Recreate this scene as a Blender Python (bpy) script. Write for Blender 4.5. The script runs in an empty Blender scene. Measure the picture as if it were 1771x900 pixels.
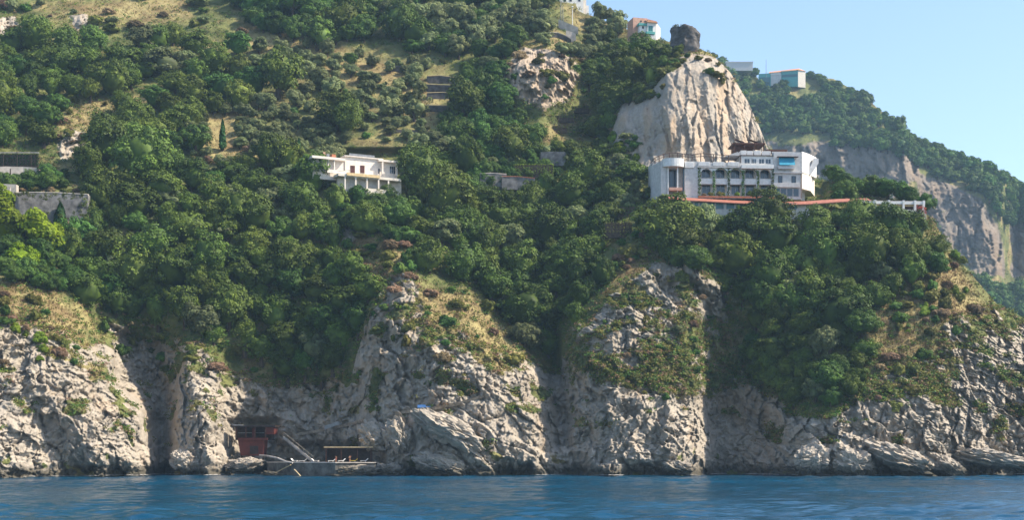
import bpy, bmesh, math, random
import numpy as np
from mathutils import Vector, Matrix

rng = np.random.default_rng(11)
random.seed(11)
S = bpy.context.scene
COL = S.collection
F, CX, HY, CH = 2460.0, 885.5, 790.0, 5.0      # lens of the boat camera (pixels of the photograph) and eye height

def P(x, y, D):
    return Vector(((x - CX) / F * D, D, CH + (HY - y) / F * D))

# ------------------------------------------------------------------ noise
def _h(ix, iy, iz, seed):
    h = (ix.astype(np.int64) * 374761393 + iy.astype(np.int64) * 668265263 + iz.astype(np.int64) * 2147483647 + seed * 1274126177) & 0xFFFFFFFF
    h = ((h ^ (h >> 13)) * 1274126177) & 0xFFFFFFFF
    h = ((h ^ (h >> 16)) * 2246822519) & 0xFFFFFFFF
    h = h ^ (h >> 15)
    return (h & 0xFFFFFF).astype(np.float32) / 16777216.0

def vnoise(x, y, z, seed=0):
    ix, iy, iz = np.floor(x), np.floor(y), np.floor(z)
    fx, fy, fz = x - ix, y - iy, z - iz
    fx, fy, fz = [f * f * f * (f * (f * 6 - 15) + 10) for f in (fx, fy, fz)]
    r = 0
    for a in (0, 1):
        for b in (0, 1):
            for c in (0, 1):
                w = (fx if a else 1 - fx) * (fy if b else 1 - fy) * (fz if c else 1 - fz)
                r = r + w * _h(ix + a, iy + b, iz + c, seed)
    return r * 2 - 1

def fbm(x, y, z, size, octs=4, seed=0, gain=0.5):
    r, a, t = 0, 1.0, 0
    for o in range(octs):
        k = 2.03 ** o / size
        r = r + a * vnoise(x * k + 17.3 * o, y * k - 9.1 * o, z * k + 3.7 * o, seed + o)
        t += a
        a *= gain
    return r / t

def cells(x, z, sx, sz, seed, tilt=0.55):
    """Faceted blocks: every cell has its own offset and its own tilted face; returns relief (-1..1) and distance to the crack."""
    u, v = x / sx, z / sz
    iu, iv = np.floor(u), np.floor(v)
    d1 = np.full(u.shape, 9.0); d2 = d1.copy(); hgt = np.zeros(u.shape)
    zero = np.zeros_like(iu)
    for a in (-1, 0, 1):
        for b in (-1, 0, 1):
            cu, cv = iu + a, iv + b
            pu, pv = cu + _h(cu, cv, zero, seed), cv + _h(cu, cv, zero, seed + 1)
            du, dv = u - pu, v - pv
            d = np.sqrt(du * du + dv * dv)
            off = _h(cu, cv, zero, seed + 2) * 2 - 1
            pl = off * (1 - tilt) + tilt * 1.6 * ((_h(cu, cv, zero, seed + 3) * 2 - 1) * du + (_h(cu, cv, zero, seed + 4) * 1.6 - 0.5) * dv)
            m = d < d1
            d2 = np.where(m, d1, np.minimum(d2, d))
            hgt = np.where(m, pl, hgt)
            d1 = np.where(m, d, d1)
    return hgt, d2 - d1

def sstep(a, b, x):
    t = np.clip((x - a) / (b - a), 0, 1)
    return t * t * (3 - 2 * t)

def sdist(px, py, poly):
    """signed distance to a polygon, negative inside"""
    poly = np.array(poly, float)
    d = np.full(px.shape, 1e9); ins = np.zeros(px.shape, bool)
    for i in range(len(poly)):
        ax, ay = poly[i]; bx, by = poly[(i + 1) % len(poly)]
        ex, ey = bx - ax, by - ay
        wx, wy = px - ax, py - ay
        t = np.clip((wx * ex + wy * ey) / (ex * ex + ey * ey + 1e-9), 0, 1)
        d = np.minimum(d, np.hypot(wx - t * ex, wy - t * ey))
        c = ((ay <= py) & (by > py)) | ((by <= py) & (ay > py))
        ins ^= c & (px < ax + (py - ay) * ex / (ey if abs(ey) > 1e-9 else 1e-9))
    return np.where(ins, -d, d)

# ------------------------------------------------------------------ materials
def mat_base(name):
    m = bpy.data.materials.new(name); m.use_nodes = True
    nt = m.node_tree; nt.nodes.clear()
    out = nt.nodes.new('ShaderNodeOutputMaterial')
    return m, nt, out

def N(nt, t, **kw):
    n = nt.nodes.new(t)
    for k, v in kw.items():
        if k in n.inputs: n.inputs[k].default_value = v
        else: setattr(n, k, v)
    return n

def noise_fac(nt, coord, scale, detail=4, rough=0.6, lo=0.35, hi=0.65):
    n = N(nt, 'ShaderNodeTexNoise'); n.inputs['Scale'].default_value = scale; n.inputs['Detail'].default_value = detail; n.inputs['Roughness'].default_value = rough
    nt.links.new(coord, n.inputs['Vector'])
    r = N(nt, 'ShaderNodeMapRange'); r.inputs['From Min'].default_value = lo; r.inputs['From Max'].default_value = hi
    nt.links.new(n.outputs['Fac'], r.inputs['Value'])
    return r.outputs['Result']

def mixc(nt, fac, a, b, mode='MIX'):
    n = N(nt, 'ShaderNodeMix', data_type='RGBA', blend_type=mode)
    for sock, v in ((n.inputs[0], fac), (n.inputs[6], a), (n.inputs[7], b)):
        if hasattr(v, 'is_output') or isinstance(v, bpy.types.NodeSocket): nt.links.new(v, sock)
        elif isinstance(v, (int, float)): sock.default_value = v
        else: sock.default_value = (*v, 1)
    return n.outputs[2]

def math_(nt, op, a, b=0.0):
    n = N(nt, 'ShaderNodeMath', operation=op)
    for sock, v in ((n.inputs[0], a), (n.inputs[1], b)):
        if isinstance(v, bpy.types.NodeSocket): nt.links.new(v, sock)
        else: sock.default_value = v
    return n.outputs[0]

def simple(name, c, rough=0.7, var=0.18, scale=1.2, spec=0.3, bump=0.0, metal=0.0):
    """painted / plastered / wooden surface with uneven tone and weather stains"""
    m, nt, out = mat_base(name)
    tc = N(nt, 'ShaderNodeTexCoord')
    f = noise_fac(nt, tc.outputs['Object'], scale)
    mp = N(nt, 'ShaderNodeMapping'); mp.inputs['Scale'].default_value = (1.5, 1.5, 0.2)
    nt.links.new(tc.outputs['Object'], mp.inputs['Vector'])
    g = noise_fac(nt, mp.outputs['Vector'], scale * 1.5, 5, 0.7, 0.45, 0.8)
    dark = tuple(max(0, v * (1 - var * 1.6)) for v in c); lite = tuple(min(1, v * (1 + var * 0.5)) for v in c)
    col = mixc(nt, f, dark, lite)
    col = mixc(nt, math_(nt, 'MULTIPLY', g, var * 1.5), col, tuple(v * 0.55 for v in c))
    b = N(nt, 'ShaderNodeBsdfPrincipled'); b.inputs['Roughness'].default_value = rough; b.inputs['Metallic'].default_value = metal
    b.inputs['Specular IOR Level'].default_value = spec
    nt.links.new(col, b.inputs['Base Color']); nt.links.new(b.outputs[0], out.inputs[0])
    return m

def leaf_mat(name, c, hue=0.02, var=0.35, trans=0.12, tint=(1.25, 1.15, 0.7)):
    m, nt, out = mat_base(name)
    oi = N(nt, 'ShaderNodeObjectInfo'); tc = N(nt, 'ShaderNodeTexCoord'); geo = N(nt, 'ShaderNodeNewGeometry')
    f = noise_fac(nt, tc.outputs['Object'], 2.2, 3, 0.6, 0.35, 0.7)
    isl = geo.outputs['Random Per Island']
    a = tuple(v * (1 - var) for v in c); b_ = tuple(v * (1 + var * 0.8) * t for v, t in zip(c, tint))
    col = mixc(nt, f, a, b_)
    hs = N(nt, 'ShaderNodeHueSaturation')
    nt.links.new(col, hs.inputs['Color'])
    v1 = math_(nt, 'ADD', math_(nt, 'MULTIPLY', oi.outputs['Random'], 0.75), 0.62)
    v2 = math_(nt, 'ADD', math_(nt, 'MULTIPLY', isl, 0.5), 0.75)
    nt.links.new(math_(nt, 'MULTIPLY', v1, v2), hs.inputs['Value'])
    r2 = math_(nt, 'FRACT', math_(nt, 'MULTIPLY', oi.outputs['Random'], 7.31))
    nt.links.new(math_(nt, 'ADD', math_(nt, 'MULTIPLY', math_(nt, 'SUBTRACT', r2, 0.5), hue * 2), 0.5), hs.inputs['Hue'])
    b = N(nt, 'ShaderNodeBsdfPrincipled'); b.inputs['Roughness'].default_value = 0.55; b.inputs['Specular IOR Level'].default_value = 0.1
    nt.links.new(hs.outputs[0], b.inputs['Base Color'])
    t = N(nt, 'ShaderNodeBsdfTranslucent'); nt.links.new(hs.outputs[0], t.inputs['Color'])
    mx = N(nt, 'ShaderNodeMixShader'); mx.inputs[0].default_value = trans
    nt.links.new(b.outputs[0], mx.inputs[1]); nt.links.new(t.outputs[0], mx.inputs[2]); nt.links.new(mx.outputs[0], out.inputs[0])
    return m

def terrain_mat(name, far=False):
    m, nt, out = mat_base(name)
    tc = N(nt, 'ShaderNodeTexCoord'); co = tc.outputs['Object']
    rock_a = N(nt, 'ShaderNodeAttribute', attribute_name='rock').outputs['Fac']
    dry_a = N(nt, 'ShaderNodeAttribute', attribute_name='dry').outputs['Fac']
    warm_a = N(nt, 'ShaderNodeAttribute', attribute_name='warm').outputs['Fac']
    mp = N(nt, 'ShaderNodeMapping'); mp.inputs['Scale'].default_value = (1, 1, 0.22)
    nt.links.new(co, mp.inputs['Vector'])
    n1 = noise_fac(nt, co, 0.09, 6, 0.62, 0.36, 0.64)
    n2 = noise_fac(nt, mp.outputs['Vector'], 0.30, 6, 0.65, 0.42, 0.7)
    n3 = noise_fac(nt, co, 0.9, 6, 0.7, 0.35, 0.68)
    nL = noise_fac(nt, co, 0.045, 4, 0.6, 0.42, 0.62)
    rk = mixc(nt, n1, (0.35, 0.285, 0.215), (0.53, 0.455, 0.365))
    rk = mixc(nt, math_(nt, 'MULTIPLY', nL, 0.5), rk, (0.33, 0.265, 0.195))
    rk = mixc(nt, math_(nt, 'MULTIPLY', n2, 0.55), rk, (0.25, 0.22, 0.19))
    rk = mixc(nt, math_(nt, 'MULTIPLY', n3, 0.35), rk, (0.60, 0.53, 0.44))
    mq = N(nt, 'ShaderNodeMapping'); mq.inputs['Scale'].default_value = (1, 0.3, 0.07); nt.links.new(co, mq.inputs['Vector'])
    wk = noise_fac(nt, mq.outputs['Vector'], 0.9, 5, 0.65, 0.5, 0.72)
    rk = mixc(nt, math_(nt, 'MULTIPLY', wk, 0.5), rk, (0.17, 0.155, 0.14))
    st = noise_fac(nt, mp.outputs['Vector'], 0.16, 5, 0.6, 0.56, 0.74)
    rk = mixc(nt, math_(nt, 'MULTIPLY', st, 0.4), rk, (0.42, 0.27, 0.15))
    rk = mixc(nt, warm_a, rk, (0.50, 0.36, 0.24))
    sz_ = N(nt, 'ShaderNodeSeparateXYZ'); nt.links.new(co, sz_.inputs[0])
    hi_ = N(nt, 'ShaderNodeMapRange'); hi_.inputs['From Min'].default_value = 8; hi_.inputs['From Max'].default_value = 38; nt.links.new(sz_.outputs['Z'], hi_.inputs['Value'])
    lo_ = N(nt, 'ShaderNodeMapRange'); lo_.inputs['From Min'].default_value = 95; lo_.inputs['From Max'].default_value = 70; nt.links.new(sz_.outputs['Z'], lo_.inputs['Value'])
    ml = noise_fac(nt, mp.outputs['Vector'], 0.5, 6, 0.72, 0.44, 0.6)
    rk = mixc(nt, math_(nt, 'MULTIPLY', math_(nt, 'MULTIPLY', ml, 0.42), math_(nt, 'MULTIPLY', hi_.outputs[0], lo_.outputs[0])), rk, (0.19, 0.16, 0.085))
    # dark algae band at the tide line
    sx = N(nt, 'ShaderNodeSeparateXYZ'); nt.links.new(co, sx.inputs[0])
    nz = noise_fac(nt, co, 0.5, 5, 0.65, 0.2, 0.8)
    hz = math_(nt, 'SUBTRACT', sx.outputs['Z'], math_(nt, 'MULTIPLY', nz, 2.2))
    band = N(nt, 'ShaderNodeMapRange'); band.inputs['From Min'].default_value = 2.4; band.inputs['From Max'].default_value = 0.3
    nt.links.new(hz, band.inputs['Value'])
    rk = mixc(nt, math_(nt, 'MULTIPLY', band.outputs[0], 0.85), rk, (0.05, 0.045, 0.03))
    g1 = noise_fac(nt, co, 0.13, 5, 0.65, 0.38, 0.62)
    g2 = noise_fac(nt, co, 1.6, 5, 0.7, 0.35, 0.66)
    green = mixc(nt, g1, (0.060, 0.085, 0.024), (0.19, 0.205, 0.062))
    green = mixc(nt, math_(nt, 'MULTIPLY', g2, 0.5), green, (0.15, 0.125, 0.065))
    dry = mixc(nt, g1, (0.24, 0.165, 0.075), (0.42, 0.345, 0.15))
    dry = mixc(nt, math_(nt, 'MULTIPLY', g2, 0.45), dry, (0.16, 0.13, 0.06))
    soil = mixc(nt, dry_a, green, dry)
    rf = math_(nt, 'ADD', rock_a, math_(nt, 'MULTIPLY', math_(nt, 'SUBTRACT', n3, 0.5), 0.5))
    rr = N(nt, 'ShaderNodeMapRange'); rr.inputs['From Min'].default_value = 0.4; rr.inputs['From Max'].default_value = 0.6
    nt.links.new(rf, rr.inputs['Value'])
    if far: rk = mixc(nt, 1.0, rk, (0.56, 0.54, 0.54), 'MULTIPLY')
    col = mixc(nt, rr.outputs[0], soil, rk)
    b = N(nt, 'ShaderNodeBsdfPrincipled'); b.inputs['Roughness'].default_value = 0.9; b.inputs['Specular IOR Level'].default_value = 0.15
    nt.links.new(col, b.inputs['Base Color'])
    bn = N(nt, 'ShaderNodeTexNoise'); bn.inputs['Scale'].default_value = 1.3; bn.inputs['Detail'].default_value = 8; bn.inputs['Roughness'].default_value = 0.72
    nt.links.new(co, bn.inputs['Vector'])
    bp = N(nt, 'ShaderNodeBump'); bp.inputs['Strength'].default_value = 0.9; bp.inputs['Distance'].default_value = 0.5
    nt.links.new(bn.outputs['Fac'], bp.inputs['Height'])
    wv = N(nt, 'ShaderNodeVectorMath', operation='MULTIPLY_ADD'); wv.inputs[1].default_value = (1.2, 1.2, 1.2); nt.links.new(bn.outputs['Color'], wv.inputs[0]); nt.links.new(co, wv.inputs[2])
    ms = N(nt, 'ShaderNodeMapping'); ms.inputs['Scale'].default_value = (0.75, 0.75, 0.48); ms.inputs['Rotation'].default_value = (0, 0.35, 0); nt.links.new(wv.outputs[0], ms.inputs['Vector'])
    vo = N(nt, 'ShaderNodeTexVoronoi', feature='F1'); nt.links.new(ms.outputs[0], vo.inputs['Vector'])
    sv = N(nt, 'ShaderNodeSeparateColor'); nt.links.new(vo.outputs['Color'], sv.inputs[0])
    bq = N(nt, 'ShaderNodeBump'); bq.inputs['Strength'].default_value = 0.28; bq.inputs['Distance'].default_value = 0.55
    nt.links.new(math_(nt, 'ADD', sv.outputs[0], math_(nt, 'MULTIPLY', vo.outputs['Distance'], -0.9)), bq.inputs['Height']); nt.links.new(bp.outputs[0], bq.inputs['Normal']); nt.links.new(bq.outputs[0], b.inputs['Normal'])
    nt.links.new(b.outputs[0], out.inputs[0])
    return m

M = {}
M['hill'] = terrain_mat('hill_ground')
M['far_hill'] = terrain_mat('headland_ground', True)
M['white'] = simple('white_plaster', (0.76, 0.73, 0.69), 0.8, 0.10)
M['cream'] = simple('cream_plaster', (0.75, 0.66, 0.55), 0.8, 0.12)
M['greyplaster'] = simple('grey_plaster', (0.60, 0.57, 0.54), 0.8, 0.12)
M['pink'] = simple('pink_plaster', (0.62, 0.36, 0.26), 0.8, 0.12)
M['teal'] = simple('teal_paint', (0.10, 0.36, 0.34), 0.7, 0.12)
M['tealdark'] = simple('dark_teal_glazing', (0.035, 0.14, 0.16), 0.35, 0.2, 1.2, 0.5)
M['orange_roof'] = simple('orange_roof_tiles', (0.62, 0.30, 0.17), 0.8, 0.15, 2.5)
M['red_roof'] = simple('red_roof', (0.36, 0.135, 0.09), 0.75, 0.18, 1.0)
M['concrete'] = simple('concrete', (0.33, 0.31, 0.29), 0.9, 0.28, 0.35)
M['paleconcrete'] = simple('pale_concrete', (0.55, 0.48, 0.41), 0.9, 0.2, 0.5)
M['villa'] = simple('villa_plaster', (0.80, 0.70, 0.60), 0.8, 0.10)
M['pathstone'] = simple('path_stone', (0.42, 0.35, 0.27), 0.9, 0.35, 0.7)
M['oldwall'] = simple('stained_concrete', (0.20, 0.19, 0.185), 0.9, 0.42, 0.5)
M['quay'] = simple('weedy_concrete', (0.17, 0.155, 0.13), 0.9, 0.45, 0.5)
M['stone'] = simple('old_stone', (0.12, 0.108, 0.10), 0.95, 0.4, 0.5)
M['brownwood'] = simple('brown_wood', (0.11, 0.045, 0.028), 0.7, 0.3, 1.5)
M['redwood'] = simple('red_painted_wood', (0.115, 0.026, 0.016), 0.7, 0.2, 1.0)
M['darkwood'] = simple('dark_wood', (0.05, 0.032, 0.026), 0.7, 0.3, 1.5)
M['shutter'] = simple('brown_shutter', (0.085, 0.025, 0.018), 0.6, 0.2)
M['metal'] = simple('grey_metal', (0.25, 0.25, 0.25), 0.45, 0.2, 2, 0.5, 0, 0.6)
M['rustmetal'] = simple('brown_rail', (0.10, 0.055, 0.04), 0.6, 0.3, 2)
M['glass'] = simple('dark_window_glass', (0.02, 0.035, 0.055), 0.08, 0.2, 0.6, 0.8)
M['blue'] = simple('blue_canvas', (0.04, 0.30, 0.43), 0.75, 0.1)
M['paleblue'] = simple('pale_blue_canvas', (0.30, 0.55, 0.85), 0.7, 0.08)
M['yellow'] = simple('yellow_canvas', (0.75, 0.55, 0.06), 0.8, 0.1)
M['towel'] = simple('white_canvas', (0.80, 0.76, 0.70), 0.8, 0.08)
M['straw'] = simple('straw_canvas', (0.70, 0.52, 0.28), 0.85, 0.15)
M['skin'] = simple('tanned_skin', (0.42, 0.20, 0.11), 0.6, 0.1)
M['swim_red'] = simple('red_swimwear', (0.5, 0.03, 0.05), 0.7, 0.1)
M['hair'] = simple('dark_hair', (0.03, 0.018, 0.012), 0.6, 0.2)
M['bark'] = simple('bark', (0.085, 0.06, 0.042), 0.9, 0.35, 2)
M['terracotta'] = simple('terracotta', (0.45, 0.17, 0.09), 0.8, 0.15)
M['asphalt'] = simple('asphalt', (0.10, 0.095, 0.09), 0.9, 0.2)
M['leaf_oak'] = leaf_mat('oak_leaves', (0.076, 0.116, 0.026), 0.02)
M['leaf_green'] = leaf_mat('green_leaves', (0.062, 0.122, 0.030), 0.02)
M['leaf_olive'] = leaf_mat('olive_leaves', (0.19, 0.22, 0.10), 0.015, 0.25, 0.3, (1.1, 1.1, 0.95))
M['leaf_bright'] = leaf_mat('bright_leaves', (0.13, 0.20, 0.024), 0.015, 0.3, 0.3)
M['leaf_lime'] = leaf_mat('lime_leaves', (0.19, 0.27, 0.02), 0.012, 0.3, 0.3)
M['leaf_broom'] = leaf_mat('broom_leaves', (0.14, 0.15, 0.045), 0.03, 0.3, 0.2)
M['leaf_dry'] = leaf_mat('dry_twigs', (0.21, 0.145, 0.085), 0.02, 0.25, 0.15, (1.1, 1.0, 0.9))
M['leaf_cypress'] = leaf_mat('cypress_leaves', (0.03, 0.085, 0.026), 0.01)
M['leaf_ivy'] = leaf_mat('ivy_leaves', (0.085, 0.16, 0.03), 0.02)
M['flower'] = leaf_mat('bougainvillea', (0.42, 0.05, 0.06), 0.02)

# ------------------------------------------------------------------ object helpers
def mesh_from(name, verts, faces, mats, smooth=False, midx=None):
    me = bpy.data.meshes.new(name)
    v = np.asarray(verts, np.float32); f = np.asarray(faces, np.int32)
    me.vertices.add(len(v)); me.vertices.foreach_set('co', v.ravel())
    n = f.shape[1]
    me.loops.add(f.size); me.loops.foreach_set('vertex_index', f.ravel())
    me.polygons.add(len(f))
    me.polygons.foreach_set('loop_start', np.arange(len(f), dtype=np.int32) * n)
    if smooth: me.polygons.foreach_set('use_smooth', np.ones(len(f), bool))
    for m in mats: me.materials.append(m)
    if midx is not None: me.polygons.foreach_set('material_index', np.asarray(midx, np.int32))
    me.update(calc_edges=True); me.validate()
    return me

def link(name, me, parent=None, loc=None):
    o = bpy.data.objects.new(name, me); COL.objects.link(o)
    if parent is not None: o.parent = parent
    if loc is not None: o.location = loc
    return o

def tag(o, label=None, cat=None, group=None, kind=None):
    if label: o['label'] = label
    if cat: o['category'] = cat
    if group: o['group'] = group
    if kind: o['kind'] = kind
    return o

def thing(name, label, cat, loc=(0, 0, 0), rz=0.0, group=None):
    o = bpy.data.objects.new(name, None); COL.objects.link(o)
    o.location = loc; o.rotation_euler = (0, 0, rz); o.empty_display_size = 0.5
    return tag(o, label, cat, group, 'thing')

class MB:
    """collects boxes, prisms and tubes into one mesh"""
    def __init__(s): s.v, s.f = [], []
    def add(s, vs, fs):
        b = len(s.v); s.v += [tuple(q) for q in vs]; s.f += [tuple(i + b for i in q) for q in fs]; return s
    def box(s, x0, x1, y0, y1, z0, z1):
        return s.add([(x0, y0, z0), (x1, y0, z0), (x1, y1, z0), (x0, y1, z0), (x0, y0, z1), (x1, y0, z1), (x1, y1, z1), (x0, y1, z1)],
                     [(0, 3, 2, 1), (4, 5, 6, 7), (0, 1, 5, 4), (1, 2, 6, 5), (2, 3, 7, 6), (3, 0, 4, 7)])
    def prism(s, pts, y0, y1):
        """outline in x,z pushed from y0 to y1"""
        n = len(pts)
        vs = [(x, y0, z) for x, z in pts] + [(x, y1, z) for x, z in pts]
        return s.add(vs, [tuple(range(n)), tuple(range(2 * n - 1, n - 1, -1))] + [(i, i + n, (i + 1) % n + n, (i + 1) % n) for i in range(n)])
    def slab(s, pts, z0, z1):
        """outline in x,y raised from z0 to z1"""
        n = len(pts)
        vs = [(x, y, z0) for x, y in pts] + [(x, y, z1) for x, y in pts]
        return s.add(vs, [tuple(range(n - 1, -1, -1)), tuple(range(n, 2 * n))] + [(i, (i + 1) % n, (i + 1) % n + n, i + n) for i in range(n)])
    def tube(s, pts, rad, n=8):
        pts = [Vector(p) for p in pts]
        rad = rad if isinstance(rad, (list, tuple)) else [rad] * len(pts)
        rings = []
        for i, p in enumerate(pts):
            t = (pts[min(i + 1, len(pts) - 1)] - pts[max(i - 1, 0)]).normalized()
            a = t.cross(Vector((0, 0, 1)) if abs(t.z) < 0.9 else Vector((1, 0, 0))).normalized(); b = t.cross(a)
            rings.append([p + (a * math.cos(2 * math.pi * k / n) + b * math.sin(2 * math.pi * k / n)) * rad[i] for k in range(n)])
        vs = [q for r in rings for q in r]; fs = []
        for i in range(len(pts) - 1):
            for k in range(n):
                fs.append((i * n + k, i * n + (k + 1) % n, (i + 1) * n + (k + 1) % n, (i + 1) * n + k))
        fs.append(tuple(range(n - 1, -1, -1))); fs.append(tuple(range((len(pts) - 1) * n, len(pts) * n)))
        return s.add(vs, fs)
    def build(s, name, m, parent=None, loc=None, bevel=0.0, smooth=False):
        me = bpy.data.meshes.new(name); me.from_pydata(s.v, [], s.f); me.materials.append(m)
        bm = bmesh.new(); bm.from_mesh(me); bmesh.ops.recalc_face_normals(bm, faces=bm.faces)
        if bevel: bmesh.ops.bevel(bm, geom=[e for e in bm.edges], offset=bevel, segments=1, affect='EDGES', clamp_overlap=True)
        bm.to_mesh(me); bm.free()
        if smooth:
            for p in me.polygons: p.use_smooth = True
        return link(name, me, parent, loc)

# ------------------------------------------------------------------ the near hillside
ROWS = {
 829: [(-260,303),(0,324),(150,337),(278,355),(288,376),(312,366),(352,354),(400,368),(480,382),(560,383),(620,377),(650,369),(700,360),(760,353),(850,352),(950,358),(998,364),(1007,372),(1018,358),(1060,353),(1120,354),(1165,357),(1205,364),(1250,377),(1275,379),(1320,371),(1370,360),(1400,352),(1450,350),(1520,350),(1600,354),(1700,362),(1771,369),(2040,392)],
 720: [(-260,310),(0,330),(150,342),(238,356),(262,374),(285,385),(306,374),(338,363),(355,361),(390,373),(440,387),(560,388),(612,380),(648,369),(700,363),(760,358),(850,357),(938,364),(965,379),(976,382),(992,367),(1050,360),(1120,360),(1160,363),(1200,370),(1240,384),(1265,386),(1330,378),(1375,366),(1400,359),(1450,357),(1520,356),(1600,360),(1700,367),(1771,373),(2040,398)],
 640: [(-260,318),(0,338),(100,345),(188,358),(215,382),(260,392),(300,385),(330,374),(370,380),(400,388),(480,392),(570,392),(618,382),(645,372),(700,367),(760,363),(850,365),(903,372),(935,391),(958,396),(978,380),(1005,370),(1060,366),(1120,366),(1180,371),(1205,376),(1238,387),(1285,389),(1340,381),(1400,372),(1450,369),(1520,366),(1600,368),(1640,370),(1700,374),(1771,380),(2040,404)],
 560: [(-260,330),(0,350),(60,352),(130,366),(170,388),(230,396),(300,394),(400,394),(500,395),(600,396),(632,388),(652,376),(700,370),(750,370),(810,377),(870,396),(920,406),(955,402),(988,384),(1050,376),(1100,374),(1180,378),(1230,390),(1300,388),(1400,384),(1500,380),(1600,378),(1640,380),(1700,384),(1740,390),(1771,400),(2040,440)],
 470: [(-260,355),(0,376),(80,386),(130,396),(230,400),(400,402),(560,404),(640,401),(690,386),(720,388),(760,396),(850,412),(930,420),(1000,408),(1060,394),(1130,388),(1200,390),(1260,398),(1350,400),(1450,396),(1550,392),(1640,396),(1690,406),(1771,432),(2040,470)],
 400: [(-260,375),(0,398),(80,404),(150,410),(300,412),(450,412),(560,414),(620,410),(680,408),(760,416),(850,426),(930,432),(1010,424),(1080,408),(1150,404),(1250,408),(1400,408),(1550,404),(1620,406),(1650,416),(1771,462),(2040,500)],
 348: [(-260,388),(0,412),(150,420),(300,424),(500,426),(600,428),(680,430),(760,432),(850,440),(950,446),(1040,436),(1100,424),(1150,419),(1250,422),(1400,425),(1500,424),(1600,424),(1771,482),(2040,520)],
 280: [(-260,412),(0,436),(150,442),(300,444),(500,446),(600,448),(700,450),(800,456),(900,462),(1000,466),(1042,466),(1060,456),(1100,447),(1155,441),(1250,441),(1320,447),(1400,452),(1500,462),(2040,540)],
 200: [(-260,440),(0,464),(200,468),(400,472),(600,476),(750,480),(850,484),(900,480),(940,476),(1000,492),(1045,498),(1062,474),(1105,458),(1162,446),(1200,446),(1280,453),(1330,460),(2040,560)],
 120: [(-260,470),(0,494),(300,500),(600,506),(800,506),(870,492),(900,484),(960,484),(1000,498),(1060,512),(1100,500),(1125,486),(1152,464),(1200,456),(1250,461),(1290,468),(2040,580)],
 60: [(-260,494),(0,518),(300,524),(600,530),(800,530),(900,520),(960,520),(1020,530),(1080,528),(1150,510),(1200,500),(2040,600)],
 0: [(-260,520),(0,544),(300,550),(600,555),(900,550),(1000,556),(2040,620)],
 -100: [(-260,562),(0,586),(300,592),(600,597),(900,592),(1000,596),(2040,640)],
}
TOP = [(-260,-95),(930,-95),(975,-40),(1000,18),(1030,30),(1075,48),(1110,66),(1150,68),(1205,84),(1235,100),(1262,126),(1292,172),(1312,215),(1328,256),(1345,300),(1400,305),(1440,318),(1500,335),(1590,360),(1615,385),(1640,425),(1690,486),(1730,532),(1771,548),(1850,570),(2040,610)]

def base_depth(x, y):
    ys = sorted(ROWS)
    tab = np.stack([np.interp(x, *zip(*ROWS[k])) for k in ys])       # rows x points
    yi = np.clip(y, ys[0], ys[-1])
    r = np.zeros_like(x)
    for k in range(len(ys) - 1):
        m = (yi >= ys[k]) & (yi <= ys[k + 1])
        t = (yi - ys[k]) / (ys[k + 1] - ys[k])
        r = np.where(m, tab[k] * (1 - t) + tab[k + 1] * t, r)
    return r

def blur(a, s, axis):
    k = int(3 * s) + 1
    w = np.exp(-0.5 * (np.arange(-k, k + 1) / s) ** 2); w /= w.sum()
    pad = [(0, 0), (0, 0)]; pad[axis] = (k, k)
    b = np.pad(a, pad, mode='edge')
    return np.apply_along_axis(lambda r: np.convolve(r, w, 'valid'), axis, b)

ROCK_EDGE = [(-260,570),(0,572),(60,560),(100,575),(150,600),(175,585),(200,552),(260,560),(330,590),(390,630),(420,650),(470,668),(560,672),(610,640),(632,560),(655,500),(700,476),(722,520),(760,560),(810,580),(860,600),(905,625),(940,655),(965,640),(990,575),(1030,550),(1060,500),(1110,455),(1150,440),(1200,462),(1240,490),(1262,560),(1290,640),(1330,690),(1390,715),(1450,705),(1500,660),(1560,640),(1620,625),(1632,565),(1680,545),(1720,538),(1771,555),(2040,620)]
PINN = [(1046,288),(1058,225),(1072,172),(1110,165),(1128,128),(1150,98),(1175,100),(1200,88),(1240,100),(1268,128),(1295,172),(1316,215),(1334,262),(1300,300),(1150,300)]
OUTC = [(868,150),(872,118),(905,78),(950,84),(985,100),(1005,130),(985,165),(960,180),(940,198),(915,180),(890,160)]
GREY_W = [[(640,560),(660,500),(700,470),(725,500),(715,550),(680,585)], [(585,402),(600,395),(620,410),(600,425)], [(98,250),(120,225),(145,232),(150,275),(105,275)], [(0,30),(30,28),(28,60),(0,64)], [(125,28),(150,24),(150,50),(130,52)], [(818,190),(842,190),(850,245),(825,250)], [(1200,470),(1260,500),(1250,590),(1215,590)]]
DRY = [[(115,170),(190,172),(195,225),(140,238),(105,215)], [(60,10),(180,0),(320,-10),(325,22),(240,35),(150,30)], [(430,60),(520,55),(720,120),(760,180),(740,215),(640,150),(560,130),(440,110)], [(880,85),(960,55),(1035,90),(1010,115),(940,110)], [(560,420),(640,395),(700,430),(712,470),(650,500),(560,490)], [(720,500),(820,510),(900,610),(860,640),(790,590),(730,560)], [(1050,480),(1130,440),(1200,455),(1190,490),(1070,500)], [(1460,540),(1560,440),(1620,430),(1720,540),(1640,560),(1560,640),(1480,640)], [(0,480),(60,500),(140,560),(140,600),(0,600)], [(340,180),(440,200),(450,290),(350,290)], [(1160,80),(1240,90),(1300,180),(1280,150),(1220,110)], [(640,580),(700,560),(760,600),(860,620),(900,650),(760,640),(650,620)], [(980,15),(1090,40),(1080,60),(1000,55)]]
LUSH = [[(400,40),(560,50),(720,95),(790,110),(790,190),(740,250),(640,285),(560,290),(440,200),(380,150)], [(980,15),(1080,40),(1080,75),(960,60)], [(310,190),(450,190),(460,290),(320,290)], [(1560,420),(1640,430),(1740,540),(1600,560)], [(1460,280),(1600,290),(1600,340),(1480,340)]]

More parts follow.
